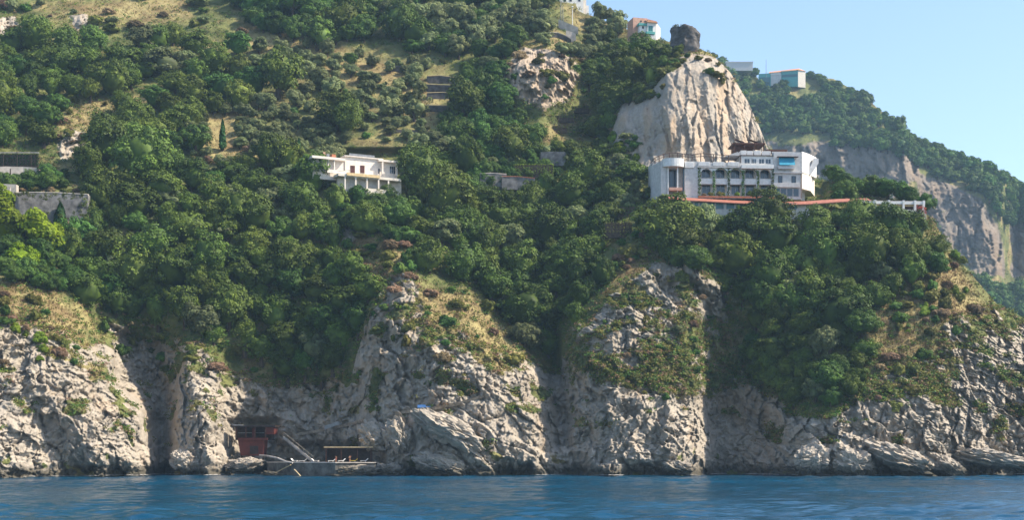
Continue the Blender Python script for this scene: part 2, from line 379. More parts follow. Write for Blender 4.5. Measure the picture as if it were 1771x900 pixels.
def near_surface():
    xs = np.concatenate([np.arange(-260, -20, 4.0), np.arange(-20, 1790, 1.5), np.arange(1790, 2040, 4.0)])
    a = np.arange(829, 450, -1.5); b = np.arange(450, -96, -2.2)
    yn = np.concatenate([a, b])                                     # nominal rows for the full height column
    tpar = (829 - yn) / (829 - yn[-1])
    ytop = np.interp(xs, *zip(*TOP))
    o = np.zeros_like(xs)
    jag = fbm(xs * 0.17, o, o, 5.0, 4, 91) * np.interp(xs, [900, 1000, 1330, 1360, 1600, 2040], [0, 5, 7, 4, 7, 7])
    ytop = ytop + jag
    y = 829 + (ytop[:, None] - 829) * tpar[None, :]
    x = np.repeat(xs[:, None], len(tpar), 1)
    # base depth on a regular picture grid, smoothed, then sampled
    gx = np.arange(-260, 2041, 3.0); gy = np.arange(-102, 835, 3.0)
    G = np.meshgrid(gx, gy, indexing='ij')
    zo = np.zeros_like(G[0])
    wrp = (fbm(G[0], G[1], zo, 95.0, 3, 151) * 20 + fbm(G[0], G[1], zo, 26.0, 3, 152) * 10) * sstep(380, 480, G[1])
    wrp = wrp * sstep(0, 50, sdist(G[0], G[1], [(400,725),(680,725),(680,840),(400,840)]))
    Dg = base_depth((G[0] + wrp).ravel(), G[1].ravel()).reshape(G[0].shape)
    Dg = blur(blur(Dg, 2.0, 0), 4.0, 1)
    fx = np.clip((x - gx[0]) / 3.0, 0, len(gx) - 1.001); fy = np.clip((y - gy[0]) / 3.0, 0, len(gy) - 1.001)
    i, j = fx.astype(int), fy.astype(int); u, v = fx - i, fy - j
    D = Dg[i, j] * (1 - u) * (1 - v) + Dg[i + 1, j] * u * (1 - v) + Dg[i, j + 1] * (1 - u) * v + Dg[i + 1, j + 1] * u * v
    X = (x - CX) / F * D; Z = CH + (HY - y) / F * D
    # where rock shows
    wob = fbm(X, D, Z, 9.0, 4, 5) * 26
    edge = np.interp(x, *zip(*ROCK_EDGE))
    rock = sstep(-14, 14, y - edge + wob)
    pn = sstep(8, -8, sdist(x, y, PINN) + wob * 0.35)
    oc = sstep(8, -8, sdist(x, y, OUTC) + wob * 0.5)
    ex = np.zeros_like(x)
    for g in GREY_W: ex = np.maximum(ex, sstep(6, -6, sdist(x, y, g) + wob * 0.4))
    low = rock.copy()
    rock = np.maximum(np.maximum(rock, pn), np.maximum(oc, ex))
    dry = np.zeros_like(x)
    for g in DRY: dry = np.maximum(dry, sstep(16, -10, sdist(x, y, g) + wob * 0.8))
    lush = np.zeros_like(x)
    for g in LUSH: lush = np.maximum(lush, sstep(20, -20, sdist(x, y, g) + wob * 0.8))
    dry = np.clip(np.maximum(np.maximum(dry, lush * (0.05 + 0.5 * sstep(-0.2, 0.3, fbm(X, D, Z, 7.0, 4, 22)))), sstep(0.1, 0.45, fbm(X, D, Z, 14.0, 4, 21)) * 0.75), 0, 1)
    # grass growing on ledges of the sea cliff, mostly on its upper half
    n = fbm(X, D, Z * 1.4, 6.0, 5, 33)
    hgt = np.clip((Z - 6) / 34, 0, 1)
    grow = sstep(0.20, 0.38, n + hgt * 0.30 - 0.13) * (1 - pn)
    patch = sstep(14, -14, sdist(x, y, [(960,580),(1100,500),(1260,560),(1290,660),(1180,690),(1000,660)]) + wob) * sstep(-0.32, 0.12, n)
    patch2 = sstep(14, -14, sdist(x, y, [(1480,600),(1600,560),(1640,640),(1660,700),(1540,690),(1460,700)]) + wob) * sstep(-0.3, 0.12, n)
    patch3 = sstep(14, -14, sdist(x, y, [(700,540),(800,520),(900,620),(860,650),(740,600)]) + wob) * sstep(-0.25, 0.1, n)
    rock = np.clip(rock - np.maximum.reduce([grow * 0.95, patch * 0.85, patch2 * 0.85, patch3 * 0.82]) * low, 0, 1)
    warm = np.clip(pn * sstep(0.0, 0.5, fbm(X * 3.6, D, Z * 0.14, 12, 5, 44)) * 0.75 + oc * 0.5 + sstep(0.25, 0.5, fbm(X, D, Z * 0.5, 10, 3, 45)) * 0.4 * low, 0, 1)
    # relief
    wx = fbm(X, D, Z, 5.0, 3, 61) * 1.6; wz = fbm(X, D, Z, 5.0, 3, 71) * 1.6
    rx = (X + wx); rz = (Z + wz)
    # broken limestone: big leaning buttresses, blocks, chips; ridged noise sharpens the edges
    def ridged(sz, oc, sd, ay=1.0, az=1.0):
        r, am, t = 0, 1.0, 0
        for o_ in range(oc):
            k = 2.1 ** o_ / sz
            r = r + am * (1 - np.abs(vnoise(rx * k * ay + 5.1 * o_, D * k, rz * k * az - 3.3 * o_, sd + o_)) * 2.0); t += am; am *= 0.55
        return r / t
    c1, e1 = cells(rx + 0.25 * rz, rz, 9.0, 15.0, 101, 0.7)
    c2, e2 = cells(rx + 0.45 * rz + wz, rz - 0.2 * rx, 4.2, 6.0, 211, 0.7)
    c3, e3 = cells(rx - 0.3 * rz, rz + wx * 0.5, 1.7, 2.7, 321, 0.7)
    c4, e4 = cells(rx + 0.4 * rz, rz, 0.8, 1.15, 421, 0.7)
    rg = ridged(7.0, 5, 131, 1.0, 0.55)
    bed = (rz + 0.33 * rx + fbm(X, D, Z, 12.0, 3, 141) * 5.0) / 2.7; bed2 = (rz + 0.33 * rx + fbm(X, D, Z, 6.0, 3, 142) * 2.0) / 0.95
    saw = (bed - np.floor(bed)) - 0.5; saw2 = (bed2 - np.floor(bed2)) - 0.5; bm_ = sstep(-0.35, 0.25, fbm(X, D, Z, 16.0, 3, 143))
    strata = -(1.0 * saw + 0.4 * saw2) * bm_
    rel = strata + 2.8 * c1 + 2.3 * c2 + 1.5 * c3 + 0.75 * c4 + 0.8 * rg - 0.4 * sstep(0.10, 0, e2)
    # tilted slabs on the middle spur
    ca, sa = math.cos(math.radians(38)), math.sin(math.radians(38))
    q1, q2 = rx * ca - rz * sa, rx * sa + rz * ca
    s1, f1 = cells(q1, q2, 14.0, 5.0, 501); s2, f2 = cells(q1, q2, 5.0, 1.8, 601)
    slab = 2.8 * s1 + 1.6 * s2 + 1.2 * c3 + 0.6 * c4 + 1.0 * rg - 1.0 * sstep(0.10, 0, f1)
    sm = sstep(12, -12, sdist(x, y, [(600,830),(620,740),(690,700),(900,690),(1000,830)]) + wob * 0.4)
    rel = rel * (1 - sm) + (slab + 0.5 * strata) * sm
    rxp = X + 0.25 * wx
    p1, g1 = cells(rxp + 0.08 * rz, rz, 5.2, 36.0, 701, 0.72); p2, g2 = cells(rxp + 0.04 * rz, rz, 2.2, 11.0, 801, 0.75); p3, g3 = cells(rx, rz - 0.25 * rx, 16.0, 7.0, 851, 0.5)
    pin = 2.1 * p1 + 1.2 * p2 + 0.6 * p3 + 0.5 * c3 + 0.22 * c4 + 0.8 * ridged(5.0, 4, 171, 1.0, 0.2) - 0.4 * sstep(0.08, 0, g1) + 0.7 * fbm(X * 2.5, D, Z * 0.5, 12, 4, 88)
    rel = rel * (1 - pn) + pin * pn
    fine = fbm(X, D, Z, 2.0, 4, 55)
    soft = fbm(X, D, Z, 22.0, 5, 15) * 5.0 + fbm(X, D, Z, 4.0, 3, 16) * 1.1
    rockw = np.clip(np.maximum(rock, low * 0.75), 0, 1)
    rockw = np.maximum(rockw, pn)
    bench = np.zeros_like(x)
    for g in ([(1112,300),(1425,300),(1425,378),(1150,378),(1112,350)], [(560,262),(702,262),(702,345),(570,345)], [(1484,338),(1606,338),(1606,388),(1484,388)], [(396,730),(480,730),(480,800),(396,800)], [(455,770),(660,770),(660,840),(455,840)]):
        bench = np.maximum(bench, sstep(10, -4, sdist(x, y, g)))
    rec = np.zeros_like(x)
    for g, am in (([(185,560),(290,580),(293,830),(282,830),(232,670)], 9), ([(395,600),(600,660),(610,720),(400,740)], 5), ([(925,600),(965,580),(980,700),(1002,830),(950,700)], 6), ([(1206,500),(1310,560),(1340,800),(1228,830),(1222,700)], 7)):
        rec = np.maximum(rec, am * sstep(22, -22, sdist(x, y, g) + wob))
    D = D + bench * 7 + rec
    dD = -(rel + fine * (0.8 - 0.45 * pn)) * rockw - soft * (1 - pn) * (1 - bench) * np.where(low > 0.5, 0.6, 1.0) * sstep(-1, 6, Z)
    # wave-cut notch and small caves along the waterline
    cave = sstep(-0.15, 0.25, fbm(X, X * 0, Z * 0.4, 11.0, 3, 95))
    dD += (1 - sstep(0.4, 5.2, Z + fine * 1.4)) * (1.0 + 6.0 * cave) * low
    edgefade = sstep(0, 6, (829 + 5 - y))
    Df = D + dD
    X = (x - CX) / F * Df; Zf = CH + (HY - y) / F * Df
    return dict(xs=xs, y=y, x=x, D=Df, X=X, Z=Zf, rock=rock, dry=dry, warm=warm, tpar=tpar, ytop=ytop, low=low, pn=pn, wob=wob, lush=lush)

T = near_surface()

def lookup(x, y):
    """point of the hillside that the photograph shows at pixel x, y"""
    i = int(np.clip(np.searchsorted(T['xs'], x), 1, len(T['xs']) - 2))
    yt = T['ytop'][i]
    t = np.clip((829 - y) / (829 - yt), 0, 1)
    j = int(np.clip(np.searchsorted(T['tpar'], t), 0, len(T['tpar']) - 1))
    return Vector((float(T['X'][i, j]), float(T['D'][i, j]), float(T['Z'][i, j]))), i, j
def DA(x, y): return lookup(x, y)[0].y

def build_sheet(name, Tt, m, back):
    nx, ny = Tt['X'].shape
    V = np.stack([Tt['X'], Tt['D'], Tt['Z']], -1)
    at = {k: Tt[k] for k in ('rock', 'dry', 'warm')}
    # foot under the water and the hidden far side of the ridge
    foot = V[:, :1].copy(); foot[..., 2] = -4; foot[..., 1] -= 0.5
    parts = [foot, V]
    for dy, dz in back:
        b = V[:, -1:].copy(); b[..., 1] += dy; b[..., 0] *= (b[..., 1] / V[:, -1:, 1]); b[..., 2] += dz
        parts.append(b)
    V = np.concatenate(parts, 1)
    nb = len(back)
    at = {k: np.concatenate([a[:, :1], a] + [a[:, -1:] * 0.4] * nb, 1) for k, a in at.items()}
    ny = V.shape[1]
    idx = np.arange(nx * ny).reshape(nx, ny)
    q = np.stack([idx[:-1, :-1], idx[1:, :-1], idx[1:, 1:], idx[:-1, 1:]], -1).reshape(-1, 4)
    me = mesh_from(name, V.reshape(-1, 3), q, [m], smooth=False)
    for k, a in at.items():
        l = me.attributes.new(k, 'FLOAT', 'POINT'); l.data.foreach_set('value', a.astype(np.float32).ravel())
    return tag(link(name, me), kind='structure')

hill = build_sheet('hill', T, M['hill'], [(4, -0.5), (12, -4), (30, -18), (60, -45)])

# ------------------------------------------------------------------ the far headland
HR = {
 620: [(1120,560),(2060,575)],
 480: [(1120,600),(1600,590),(1690,585),(1735,590),(1746,625),(1771,618),(2060,600)],
 330: [(1120,625),(1400,612),(1500,606),(1560,600),(1600,606),(1700,600),(1735,606),(1752,645),(1771,634),(2060,630)],
 250: [(1120,645),(1300,640),(1400,626),(1480,621),(1550,612),(1600,628),(1700,650),(1771,664),(2060,680)],
 180: [(1120,662),(1300,664),(1500,668),(1600,662),(2060,700)],
 110: [(1120,690),(1400,694),(2060,720)],
}
HTOP = [(1120,96),(1180,100),(1225,104),(1262,114),(1300,128),(1330,150),(1395,128),(1440,138),(1485,158),(1530,196),(1580,232),(1640,262),(1700,284),(1740,300),(1771,326),(1850,380),(2060,470)]
HROCK = [[(1325,248),(1385,246),(1480,245),(1535,258),(1575,262),(1590,300),(1560,345),(1500,315),(1400,312),(1340,270)], [(1585,300),(1640,318),(1700,340),(1728,400),(1740,480),(1690,490),(1650,430),(1600,380)], [(1748,395),(1790,400),(1790,470),(1750,480)], [(1735,520),(1800,515),(1800,528),(1740,535)]]
FARK = 1.9
def far_surface():
    xs = np.arange(1120, 2060, 2.4); tp = np.linspace(0, 1, 220)
    o = np.zeros_like(xs)
    yt = np.interp(xs, *zip(*HTOP)) + fbm(xs * 0.2, o, o, 6, 4, 31) * 5
    y = 620 + (yt[:, None] - 620) * tp[None]
    x = np.repeat(xs[:, None], len(tp), 1)
    ys = sorted(HR); tab = np.stack([np.interp(x.ravel(), *zip(*HR[k])) for k in ys]).reshape(len(ys), *x.shape)
    D = np.zeros_like(x)
    for k in range(len(ys) - 1):
        m = (np.clip(y, ys[0], ys[-1]) >= ys[k]) & (np.clip(y, ys[0], ys[-1]) <= ys[k + 1])
        t = (np.clip(y, ys[0], ys[-1]) - ys[k]) / (ys[k + 1] - ys[k]); D = np.where(m, tab[k] * (1 - t) + tab[k + 1] * t, D)
    D = blur(blur(D, 3.0, 0), 4.0, 1) * FARK
    X = (x - CX) / F * D; Z = CH + (HY - y) / F * D
    wob = fbm(X, D, Z, 16, 4, 5) * 22
    rock = np.zeros_like(x)
    for g in HROCK: rock = np.maximum(rock, sstep(8, -8, sdist(x, y, g) + wob * 0.6))
    rx = X + fbm(X, D, Z, 8, 3, 61) * 2.5
    p1, g1 = cells(rx, Z, 9, 40, 1701, 0.45); p2, g2 = cells(rx, Z, 3.4, 16, 1801, 0.45); c3, _ = cells(rx, Z, 2, 4, 1901)
    rel = 3.5 * p1 + 1.6 * p2 + 0.7 * c3 - 1.2 * sstep(0.1, 0, g1)
    D2 = D - 1.8 * rel * np.clip(rock + 0.15, 0, 1) - fbm(X, D, Z, 64, 5, 15) * 17
    dry = np.clip(sstep(0.0, 0.4, fbm(X, D, Z, 18, 4, 21)) * 0.9, 0, 1)
    warm = sstep(0.0, 0.5, fbm(X * 1.6, D, Z * 0.3, 22, 4, 44)) * 0.6 * sstep(1500, 1600, x)
    return dict(xs=xs, X=(x - CX) / F * D2, D=D2, Z=CH + (HY - y) / F * D2, rock=rock, dry=dry, warm=warm, tpar=tp, ytop=yt)
H = far_surface()
headland = build_sheet('headland', H, M['far_hill'], [(15, -1), (60, -14), (160, -80)])
def lookup_far(x, y):
    i = int(np.clip(np.searchsorted(H['xs'], x), 1, len(H['xs']) - 2))
    t = np.clip((620 - y) / (620 - H['ytop'][i]), 0, 1)
    j = int(np.clip(np.searchsorted(H['tpar'], t), 0, len(H['tpar']) - 1))
    return Vector((float(H['X'][i, j]), float(H['D'][i, j]), float(H['Z'][i, j]))), i, j
# ------------------------------------------------------------------ vegetation
def crown_mesh(name, mats, seed, nclump=46, nleaf=115, leaf=0.075, sx=1.0, sz=0.85, cr=(0.2, 0.36), hollow=0.55, core=0.62, tall=0.0, spread=1.0):
    """a crown of radius about 1: many clumps of leaf-sized faces round an uneven volume"""
    r = np.random.default_rng(seed)
    quads, mi = [], []
    # uneven outline: a few lobes decide how far each direction reaches
    lobes = r.normal(size=(9, 3)); lobes /= np.linalg.norm(lobes, axis=1)[:, None]
    lw = r.uniform(-0.28, 0.30, 9) * (1.7 if seed % 2 else 1.0)
    def reach(d): return 1.0 + sum(w * np.clip(d @ l, 0, 1) ** 3 for l, w in zip(lobes, lw))
    for k in range(nclump):
        d = r.normal(size=3); d[2] = abs(d[2]) * 1.0 if r.random() < 0.72 else -abs(d[2]) * 0.6
        d /= np.linalg.norm(d)
        rc = r.uniform(*cr)
        rad = (hollow + (1 - hollow) * r.random() ** 0.5) * reach(d) - rc * 0.6
        c = d * rad * np.array([sx, sx, sz]) ; c[2] += tall * r.random()
        n = int(nleaf * (rc / 0.28) ** 2)
        v = r.normal(size=(n, 3)); v /= np.linalg.norm(v, axis=1)[:, None]
        v[:, 2] = np.where(v[:, 2] < -0.35, -v[:, 2], v[:, 2])
        p = c + v * rc * (0.72 + 0.36 * r.random((n, 1))) * np.array([1, 1, 0.85])
        nn = v * 0.85 + d * 0.3 + r.normal(size=(n, 3)) * 0.36 + np.array([0, 0, 0.12]); nn /= np.linalg.norm(nn, axis=1)[:, None]
        t = np.cross(nn, r.normal(size=(n, 3))); t /= np.linalg.norm(t, axis=1)[:, None]
        b = np.cross(nn, t)
        s = leaf * r.uniform(0.6, 1.35, (n, 1))
        quads.append(np.stack([p - t * s * 0.8, p - b * s * 0.55, p + t * s * 0.8, p + b * s * 0.55], 1)); mi += [0] * n
    q = np.concatenate(quads)
    V = q.reshape(-1, 3); Fc = np.arange(len(V)).reshape(-1, 4)
    if core:
        bm = bmesh.new(); bmesh.ops.create_grid(bm, x_segments=1, y_segments=1, size=0.01); bm.clear()
        bmesh.ops.create_uvsphere(bm, u_segments=14, v_segments=9, radius=1.0)
        cv = np.array([v.co[:] for v in bm.verts])
        nz = fbm(cv[:, 0] * 1.0, cv[:, 1], cv[:, 2] + seed, 0.55, 3, seed)
        rr = np.array([reach(c_) for c_ in cv])
        cv2 = cv * (core * (rr + nz * 0.35))[:, None] * np.array([sx, sx, sz]) + np.array([0, 0, tall * 0.5])
        fs = [[v.index for v in f.verts] for f in bm.faces]; fs = [f if len(f) == 4 else f + [f[-1]] for f in fs]
        bm.free()
        qs = [f for f in fs if len(set(f)) == 4]; ts = [f[:3] for f in fs if len(set(f)) == 3]
        ts4 = []
        # caps: split each triangle into a four-sided face by its edge midpoint
        extra = []
        for a, b, c_ in ts:
            extra.append((cv2[b] + cv2[c_]) / 2); ts4.append([a, b, len(cv2) + len(extra) - 1, c_])
        cv2 = np.concatenate([cv2, np.array(extra)]) if extra else cv2
        off = len(V)
        V = np.concatenate([V, cv2]); Fc = np.concatenate([Fc, np.array(qs + ts4) + off])
    return mesh_from(name, V, Fc, mats)

def trunk_mesh(name, seed, h=1.0, r0=0.10, limbs=4, lean=0.1, top=0.25):
    r = random.Random(seed); mb = MB()
    lx, ly = r.uniform(-lean, lean), r.uniform(-lean, lean)
    pts = [(0, 0, -0.5), (lx * 0.2, ly * 0.2, h * 0.25), (lx * 0.6, ly * 0.6, h * 0.6), (lx, ly, h * 1.05)]
    mb.tube(pts, [r0 * 1.4, r0, r0 * 0.8, r0 * 0.4], 7)
    for k in range(limbs):
        a = 2 * math.pi * (k + r.random() * 0.6) / limbs; e = r.uniform(0.35, 0.6)
        b0 = (lx * 0.6, ly * 0.6, h * r.uniform(0.45, 0.7))
        mb.tube([b0, (b0[0] + math.cos(a) * e * 0.5, b0[1] + math.sin(a) * e * 0.5, h * 0.9), (b0[0] + math.cos(a) * e, b0[1] + math.sin(a) * e, h * 1.2)], [r0 * 0.5, r0 * 0.36, r0 * 0.15], 5)
    me = bpy.data.meshes.new(name); me.from_pydata(mb.v, [], mb.f); me.materials.append(M['bark'])
    return me

PROTO = {
 'oak':   [crown_mesh('crown', [M['leaf_oak']], 100 + k, 66, 100, 0.058, 1.0, 0.9, (0.15, 0.31)) for k in range(8)],
 'green': [crown_mesh('crown', [M['leaf_green']], 200 + k, 50, 105, 0.062, 1.0, 0.9, (0.18, 0.34)) for k in range(3)],
 'olive': [crown_mesh('crown', [M['leaf_olive']], 300 + k, 40, 120, 0.075, 1.0, 0.78, (0.2, 0.36), 0.5, 0.5) for k in range(4)],
 'bright':[crown_mesh('crown', [M['leaf_lime']], 400 + k, 40, 95, 0.085, 1.0, 0.8, (0.2, 0.36)) for k in range(2)],
 'far':   [crown_mesh('crown', [M['leaf_green']], 500 + k, 34, 60, 0.10, 1.0, 0.85, (0.2, 0.4)) for k in range(3)],
 'bush':  [crown_mesh('shrub', [M[m]], 600 + k, 18, 60, 0.12, 1.0, 0.7, (0.28, 0.45), 0.4, 0.55) for k, m in enumerate(('leaf_green', 'leaf_broom', 'leaf_bright', 'leaf_dry', 'leaf_olive'))],
 'pine':  [crown_mesh('crown', [M['leaf_green']], 700, 40, 110, 0.065, 1.0, 0.62, (0.2, 0.36))],
}
TR = [trunk_mesh('trunk', 10 + k) for k in range(4)]
TRO = [trunk_mesh('trunk', 30 + k, 1.0, 0.11, 5, 0.3) for k in range(3)]
tp = MB(); tp.tube([(0, 0, -0.5), (0.02, 0, 0.8), (0.0, 0.02, 1.6), (0, 0, 2.2)], [0.11, 0.085, 0.07, 0.04], 8)
for k in range(6):
    a = k * 1.05; tp.tube([(0, 0, 1.55), (0.3 * math.cos(a), 0.3 * math.sin(a), 1.85), (0.6 * math.cos(a), 0.6 * math.sin(a), 2.1)], [0.05, 0.035, 0.02], 5)
me = bpy.data.meshes.new('trunk'); me.from_pydata(tp.v, [], tp.f); me.materials.append(M['bark']); TRP = [me]

ANCH = {  # landmarks that labels refer to, at their place in the photograph
 'the white villa': (630, 300), 'the arcaded hotel': (1240, 310), 'the tall rock pinnacle': (1190, 190), 'the ruined stone tower': (1183, 62), 'the pink hilltop house': (1120, 48),
 'the red-brown beach bar': (438, 762), 'the bathing platform': (590, 800), 'the pale blue path shelter': (735, 706), 'the grey concrete retaining wall': (85, 358), 'the green-roofed hillside cage': (50, 275),
 'the white colonnaded terrace': (1545, 360), 'the teal hilltop building': (1352, 132), 'the tall lone cypress': (384, 238), 'the umbrella pine': (506, 40), 'the brown rock outcrop': (935, 130),
 'the vine terraces': (985, 205), 'the bare straw clearing': (155, 200), 'the white limestone scar': (685, 530), 'the pale top corner rock': (15, 45), 'the hilltop lamp posts': (982, 25), 'the clipped hedge': (1100, 372),
 'the sea cliff under the hotel': (1140, 560), 'the dark sea cave wall': (1280, 730), 'the slabby rock spur': (840, 740), 'the pale cliff buttress': (120, 680), 'the low shore boulders': (1560, 780), 'the striped far cliff': (1690, 400), 'the grey far cliff': (1440, 285), 'the stepped dry-stone terraces': (765, 170), 'the headland crest': (1440, 140), 'the cliff ledges': (1590, 670), 'the low terrace walls': (880, 300), 'the yellow-green tree': (50, 400), 'the retaining road wall': (980, 50), 'the headland skyline': (1640, 258)}
PLANTS = []   # (object, kind word, tone word, x, y, r)

def plant(kind, x, y, r, far=False, rot=None, squash=1.0, trunk=True):
    p, i, j = (lookup_far if far else lookup)(x, y + 0.75 * r)
    R = r / F * p.y
    pr = PROTO[kind]; k = rng.integers(len(pr))
    o = bpy.data.objects.new(dict(oak='evergreen_oak', green='broadleaf_tree', olive='olive_tree', bright='leafy_tree', far='hillside_tree', pine='umbrella_pine')[kind], None); COL.objects.link(o)
    o.empty_display_size = 0.5
    o.location = p; o.rotation_euler = (0, 0, rng.uniform(0, 6.28) if rot is None else rot)
    s = R * np.array([rng.uniform(0.9, 1.12), rng.uniform(0.9, 1.12), rng.uniform(0.82, 1.35) * squash])
    o.scale = s
    c = link('crown', pr[k], o); c.rotation_euler = (rng.uniform(-.3, .3), rng.uniform(-.3, .3), 0); c.location = (0, 0, 0.75 if kind != 'pine' else 2.15)
    tl = {'olive': TRO, 'pine': TRP}.get(kind, TR)
    t = link('trunk', tl[rng.integers(len(tl))], o)
    PLANTS.append((o, kind, x, y, r, far)); return o

BUSHN = ['green_shrub', 'broom_shrub', 'bright_shrub', 'dry_shrub', 'grey_shrub']
def bush(kind, x, y, r, far=False):
    p, i, j = (lookup_far if far else lookup)(x, y + 0.5 * r)
    R = r / F * p.y
    o = link('shrub', PROTO['bush'][kind]); o.location = p + Vector((0, -0.1 * R, 0.35 * R))
    o.scale = (R * rng.uniform(0.7, 1.45), R * rng.uniform(0.7, 1.4), R * rng.uniform(0.7, 1.35)); o.rotation_euler = (0, 0, rng.uniform(0, 6.28))
    PLANTS.append((o, 'bush%d' % kind, x, y, r, far)); return o

AVOID = [(600, 255, 700, 326, 5), (1112, 238, 1430, 350, 4), (1150, 340, 1405, 366, 2), (1485, 338, 1605, 372, 0), (22, 328, 150, 372, -4), (0, 258, 100, 300, 0), (370, 206, 398, 262, 4), (955, 172, 1020, 232, 4), (1088, 28, 1150, 70, 6), (1154, 38, 1212, 90, 6), (1310, 112, 1400, 152, 8), (960, 30, 1005, 66, 4), (732, 126, 796, 190, -4), (122, 178, 192, 232, -6)]
def blocked(x, y, r):
    return any(a - m - r * 0.8 < x < c + m + r * 0.8 and b - m - r * 0.75 < y < d + m + r * 0.9 for a, b, c, d, m in AVOID)

TAKEN = []
def hand(kind, lst, **kw):
    for x, y, r in lst:
        plant(kind, x, y, r, **kw); TAKEN.append((x, y, r))

def scatter(kind, poly, rlo, rhi, gap, nmax=999, far=False, bk=None, seed=0, tries=4000):
    rg = np.random.default_rng(seed); n = 0
    pa = np.array(poly, float); lo, hi = pa.min(0), pa.max(0)
    pts = lo + rg.random((tries, 2)) * (hi - lo); ins = sdist(pts[:, 0], pts[:, 1], poly) < 0
    for (x, y), k in zip(pts, ins):
        if not k: continue
        r = rg.uniform(rlo, rhi)
        if blocked(x, y, r): continue
        if any((x - a) ** 2 + ((y - b) * 1.15) ** 2 < (gap * (r + c) * 0.5) ** 2 for a, b, c in TAKEN): continue
        TAKEN.append((x, y, r)); n += 1
        if bk is not None: bush(int(rg.choice(bk)), x, y, r, far)
        else:
            kk = kind
            if kind == 'oak': kk = rg.choice(['oak', 'green', 'olive'], p=[0.74, 0.17, 0.09])
            plant(kk, x, y, r, far)
        if n >= nmax: break

# trees one can pick out in the photograph
hand('pine', [(506, 34, 27)])
hand('bright', [(20, 395, 44), (75, 412, 40), (5, 350, 30), (40, 452, 30)])
hand('oak', [(185, 255, 48), (240, 285, 50), (285, 320, 40), (175, 320, 44), (230, 350, 48), (190, 420, 48), (265, 420, 46), (330, 395, 44), (370, 340, 34), (300, 470, 44), (235, 480, 42), (155, 470, 36), (360, 455, 44), (420, 480, 40), (395, 540, 42), (320, 540, 38), (440, 420, 38), (500, 460, 42), (480, 545, 40), (550, 500, 38), (600, 520, 34), (590, 590, 36), (540, 310, 42), (520, 360, 38), (480, 330, 32), (580, 350, 26),
  (480, 140, 44), (585, 195, 44), (600, 215, 34), (590, 35, 40), (690, 45, 36), (720, 60, 32), (1160, 385, 52), (1180, 420, 34), (1290, 400, 48), (1330, 370, 40), (1340, 420, 44), (1270, 450, 44), (1330, 480, 46), (1410, 400, 40), (1430, 445, 44), (1490, 395, 38), (1540, 385, 40), (1580, 400, 34), (1500, 450, 44), (1400, 500, 40), (1560, 440, 34), (1240, 420, 32), (1390, 560, 34), (1340, 600, 36),
  (730, 300, 40), (770, 345, 44), (800, 390, 40), (740, 445, 38), (800, 460, 40), (850, 430, 38), (850, 500, 42), (900, 540, 44), (900, 470, 38), (950, 400, 40), (990, 440, 40), (985, 330, 44), (1010, 300, 36), (960, 500, 40), (950, 560, 36), (1040, 480, 24), (870, 380, 34), (920, 350, 30),
  (880, 255, 36), (800, 185, 40), (790, 230, 34), (1090, 300, 40), (1085, 130, 36), (1060, 170, 34), (1030, 215, 32), (1110, 90, 30), (1050, 100, 28), (1125,135,17), (1136,112,17), (1150,92,16), (1172,88,12), (1108,156,19), (1088,168,18), (1124,163,12), (1098,128,18), (1150,110,10), (1128,332,20), (575,322,22), (668,340,15), (705,318,22), (606,334,16), (645,341,14), (168,348,30), (150,372,22)])
hand('green', [(605, 103, 15), (410, 80, 26), (650, 362, 30), (600, 375, 30), (690, 380, 28), (620,346,20), (85,302,20), (1450, 545, 42), (1490, 560, 34), (1440, 300, 20), (1535, 320, 28), (1500, 325, 22), (1620, 460, 22)])
# woods
O1 = [(-40,100),(20,75),(60,60),(150,75),(260,65),(330,50),(400,100),(440,140),(400,200),(340,255),(250,285),(205,235),(200,170),(115,165),(100,235),(-40,260)]
O2 = [(130,250),(200,220),(300,290),(430,260),(520,280),(590,330),(640,390),(560,400),(600,430),(640,480),(625,560),(600,625),(540,655),(480,640),(380,590),(230,545),(110,500),(110,430),(160,380)]
O4 = [(690,290),(790,260),(830,330),(900,350),(1000,280),(1060,320),(1090,330),(1040,390),(1020,480),(990,560),(940,600),(890,580),(800,470),(770,420),(700,380)]
O5 = [(1110,370),(1200,372),(1260,362),(1340,375),(1480,375),(1600,392),(1640,440),(1560,500),(1480,560),(1340,540),(1260,500),(1220,470),(1120,430)]
O6 = [(1290,520),(1400,490),(1500,560),(1490,660),(1450,690),(1380,700),(1310,650)]
O7 = [(1060,55),(1100,80),(1120,140),(1060,180),(1048,280),(960,270),(960,235),(1020,225),(1010,130)]
O9 = [(760,140),(860,90),(880,200),(930,230),(930,270),(800,270),(770,220)]
O10 = [(640,-30),(960,-30),(960,40),(880,70),(860,120),(800,90),(700,80)]
for k, (pl, lo, hi, g) in enumerate([(O1, 20, 38, 1.12), (O2, 24, 36, 1.04), (O4, 22, 34, 1.04), (O5, 22, 34, 1.04), (O6, 20, 32, 1.02), (O7, 16, 28, 1.0)]):
    scatter('oak', pl, lo, hi, g, seed=50 + k)
scatter('olive', O10, 12, 24, 1.05, 40, seed=68)
for k, (pl, lo, hi, g) in enumerate([(O9, 15, 26, 0.9), (O10, 16, 28, 1.0), ([(380,-30),(640,-30),(640,50),(560,70),(440,40)], 18, 28, 0.95), ([(1440,285),(1600,320),(1590,345),(1440,340)], 10, 18, 0.9), ([(640,330),(760,390),(720,420),(600,390)], 14, 24, 0.9), ([(0,420),(110,430),(110,500),(60,490),(0,470)], 14, 24, 0.9), ([(-40,300),(30,290),(110,300),(110,320),(-40,330)], 10, 18, 0.9), ([(820,290),(960,280),(960,310),(820,330)], 10, 16, 1.1)]):
    scatter('green', pl, lo, hi, g, seed=70 + k)
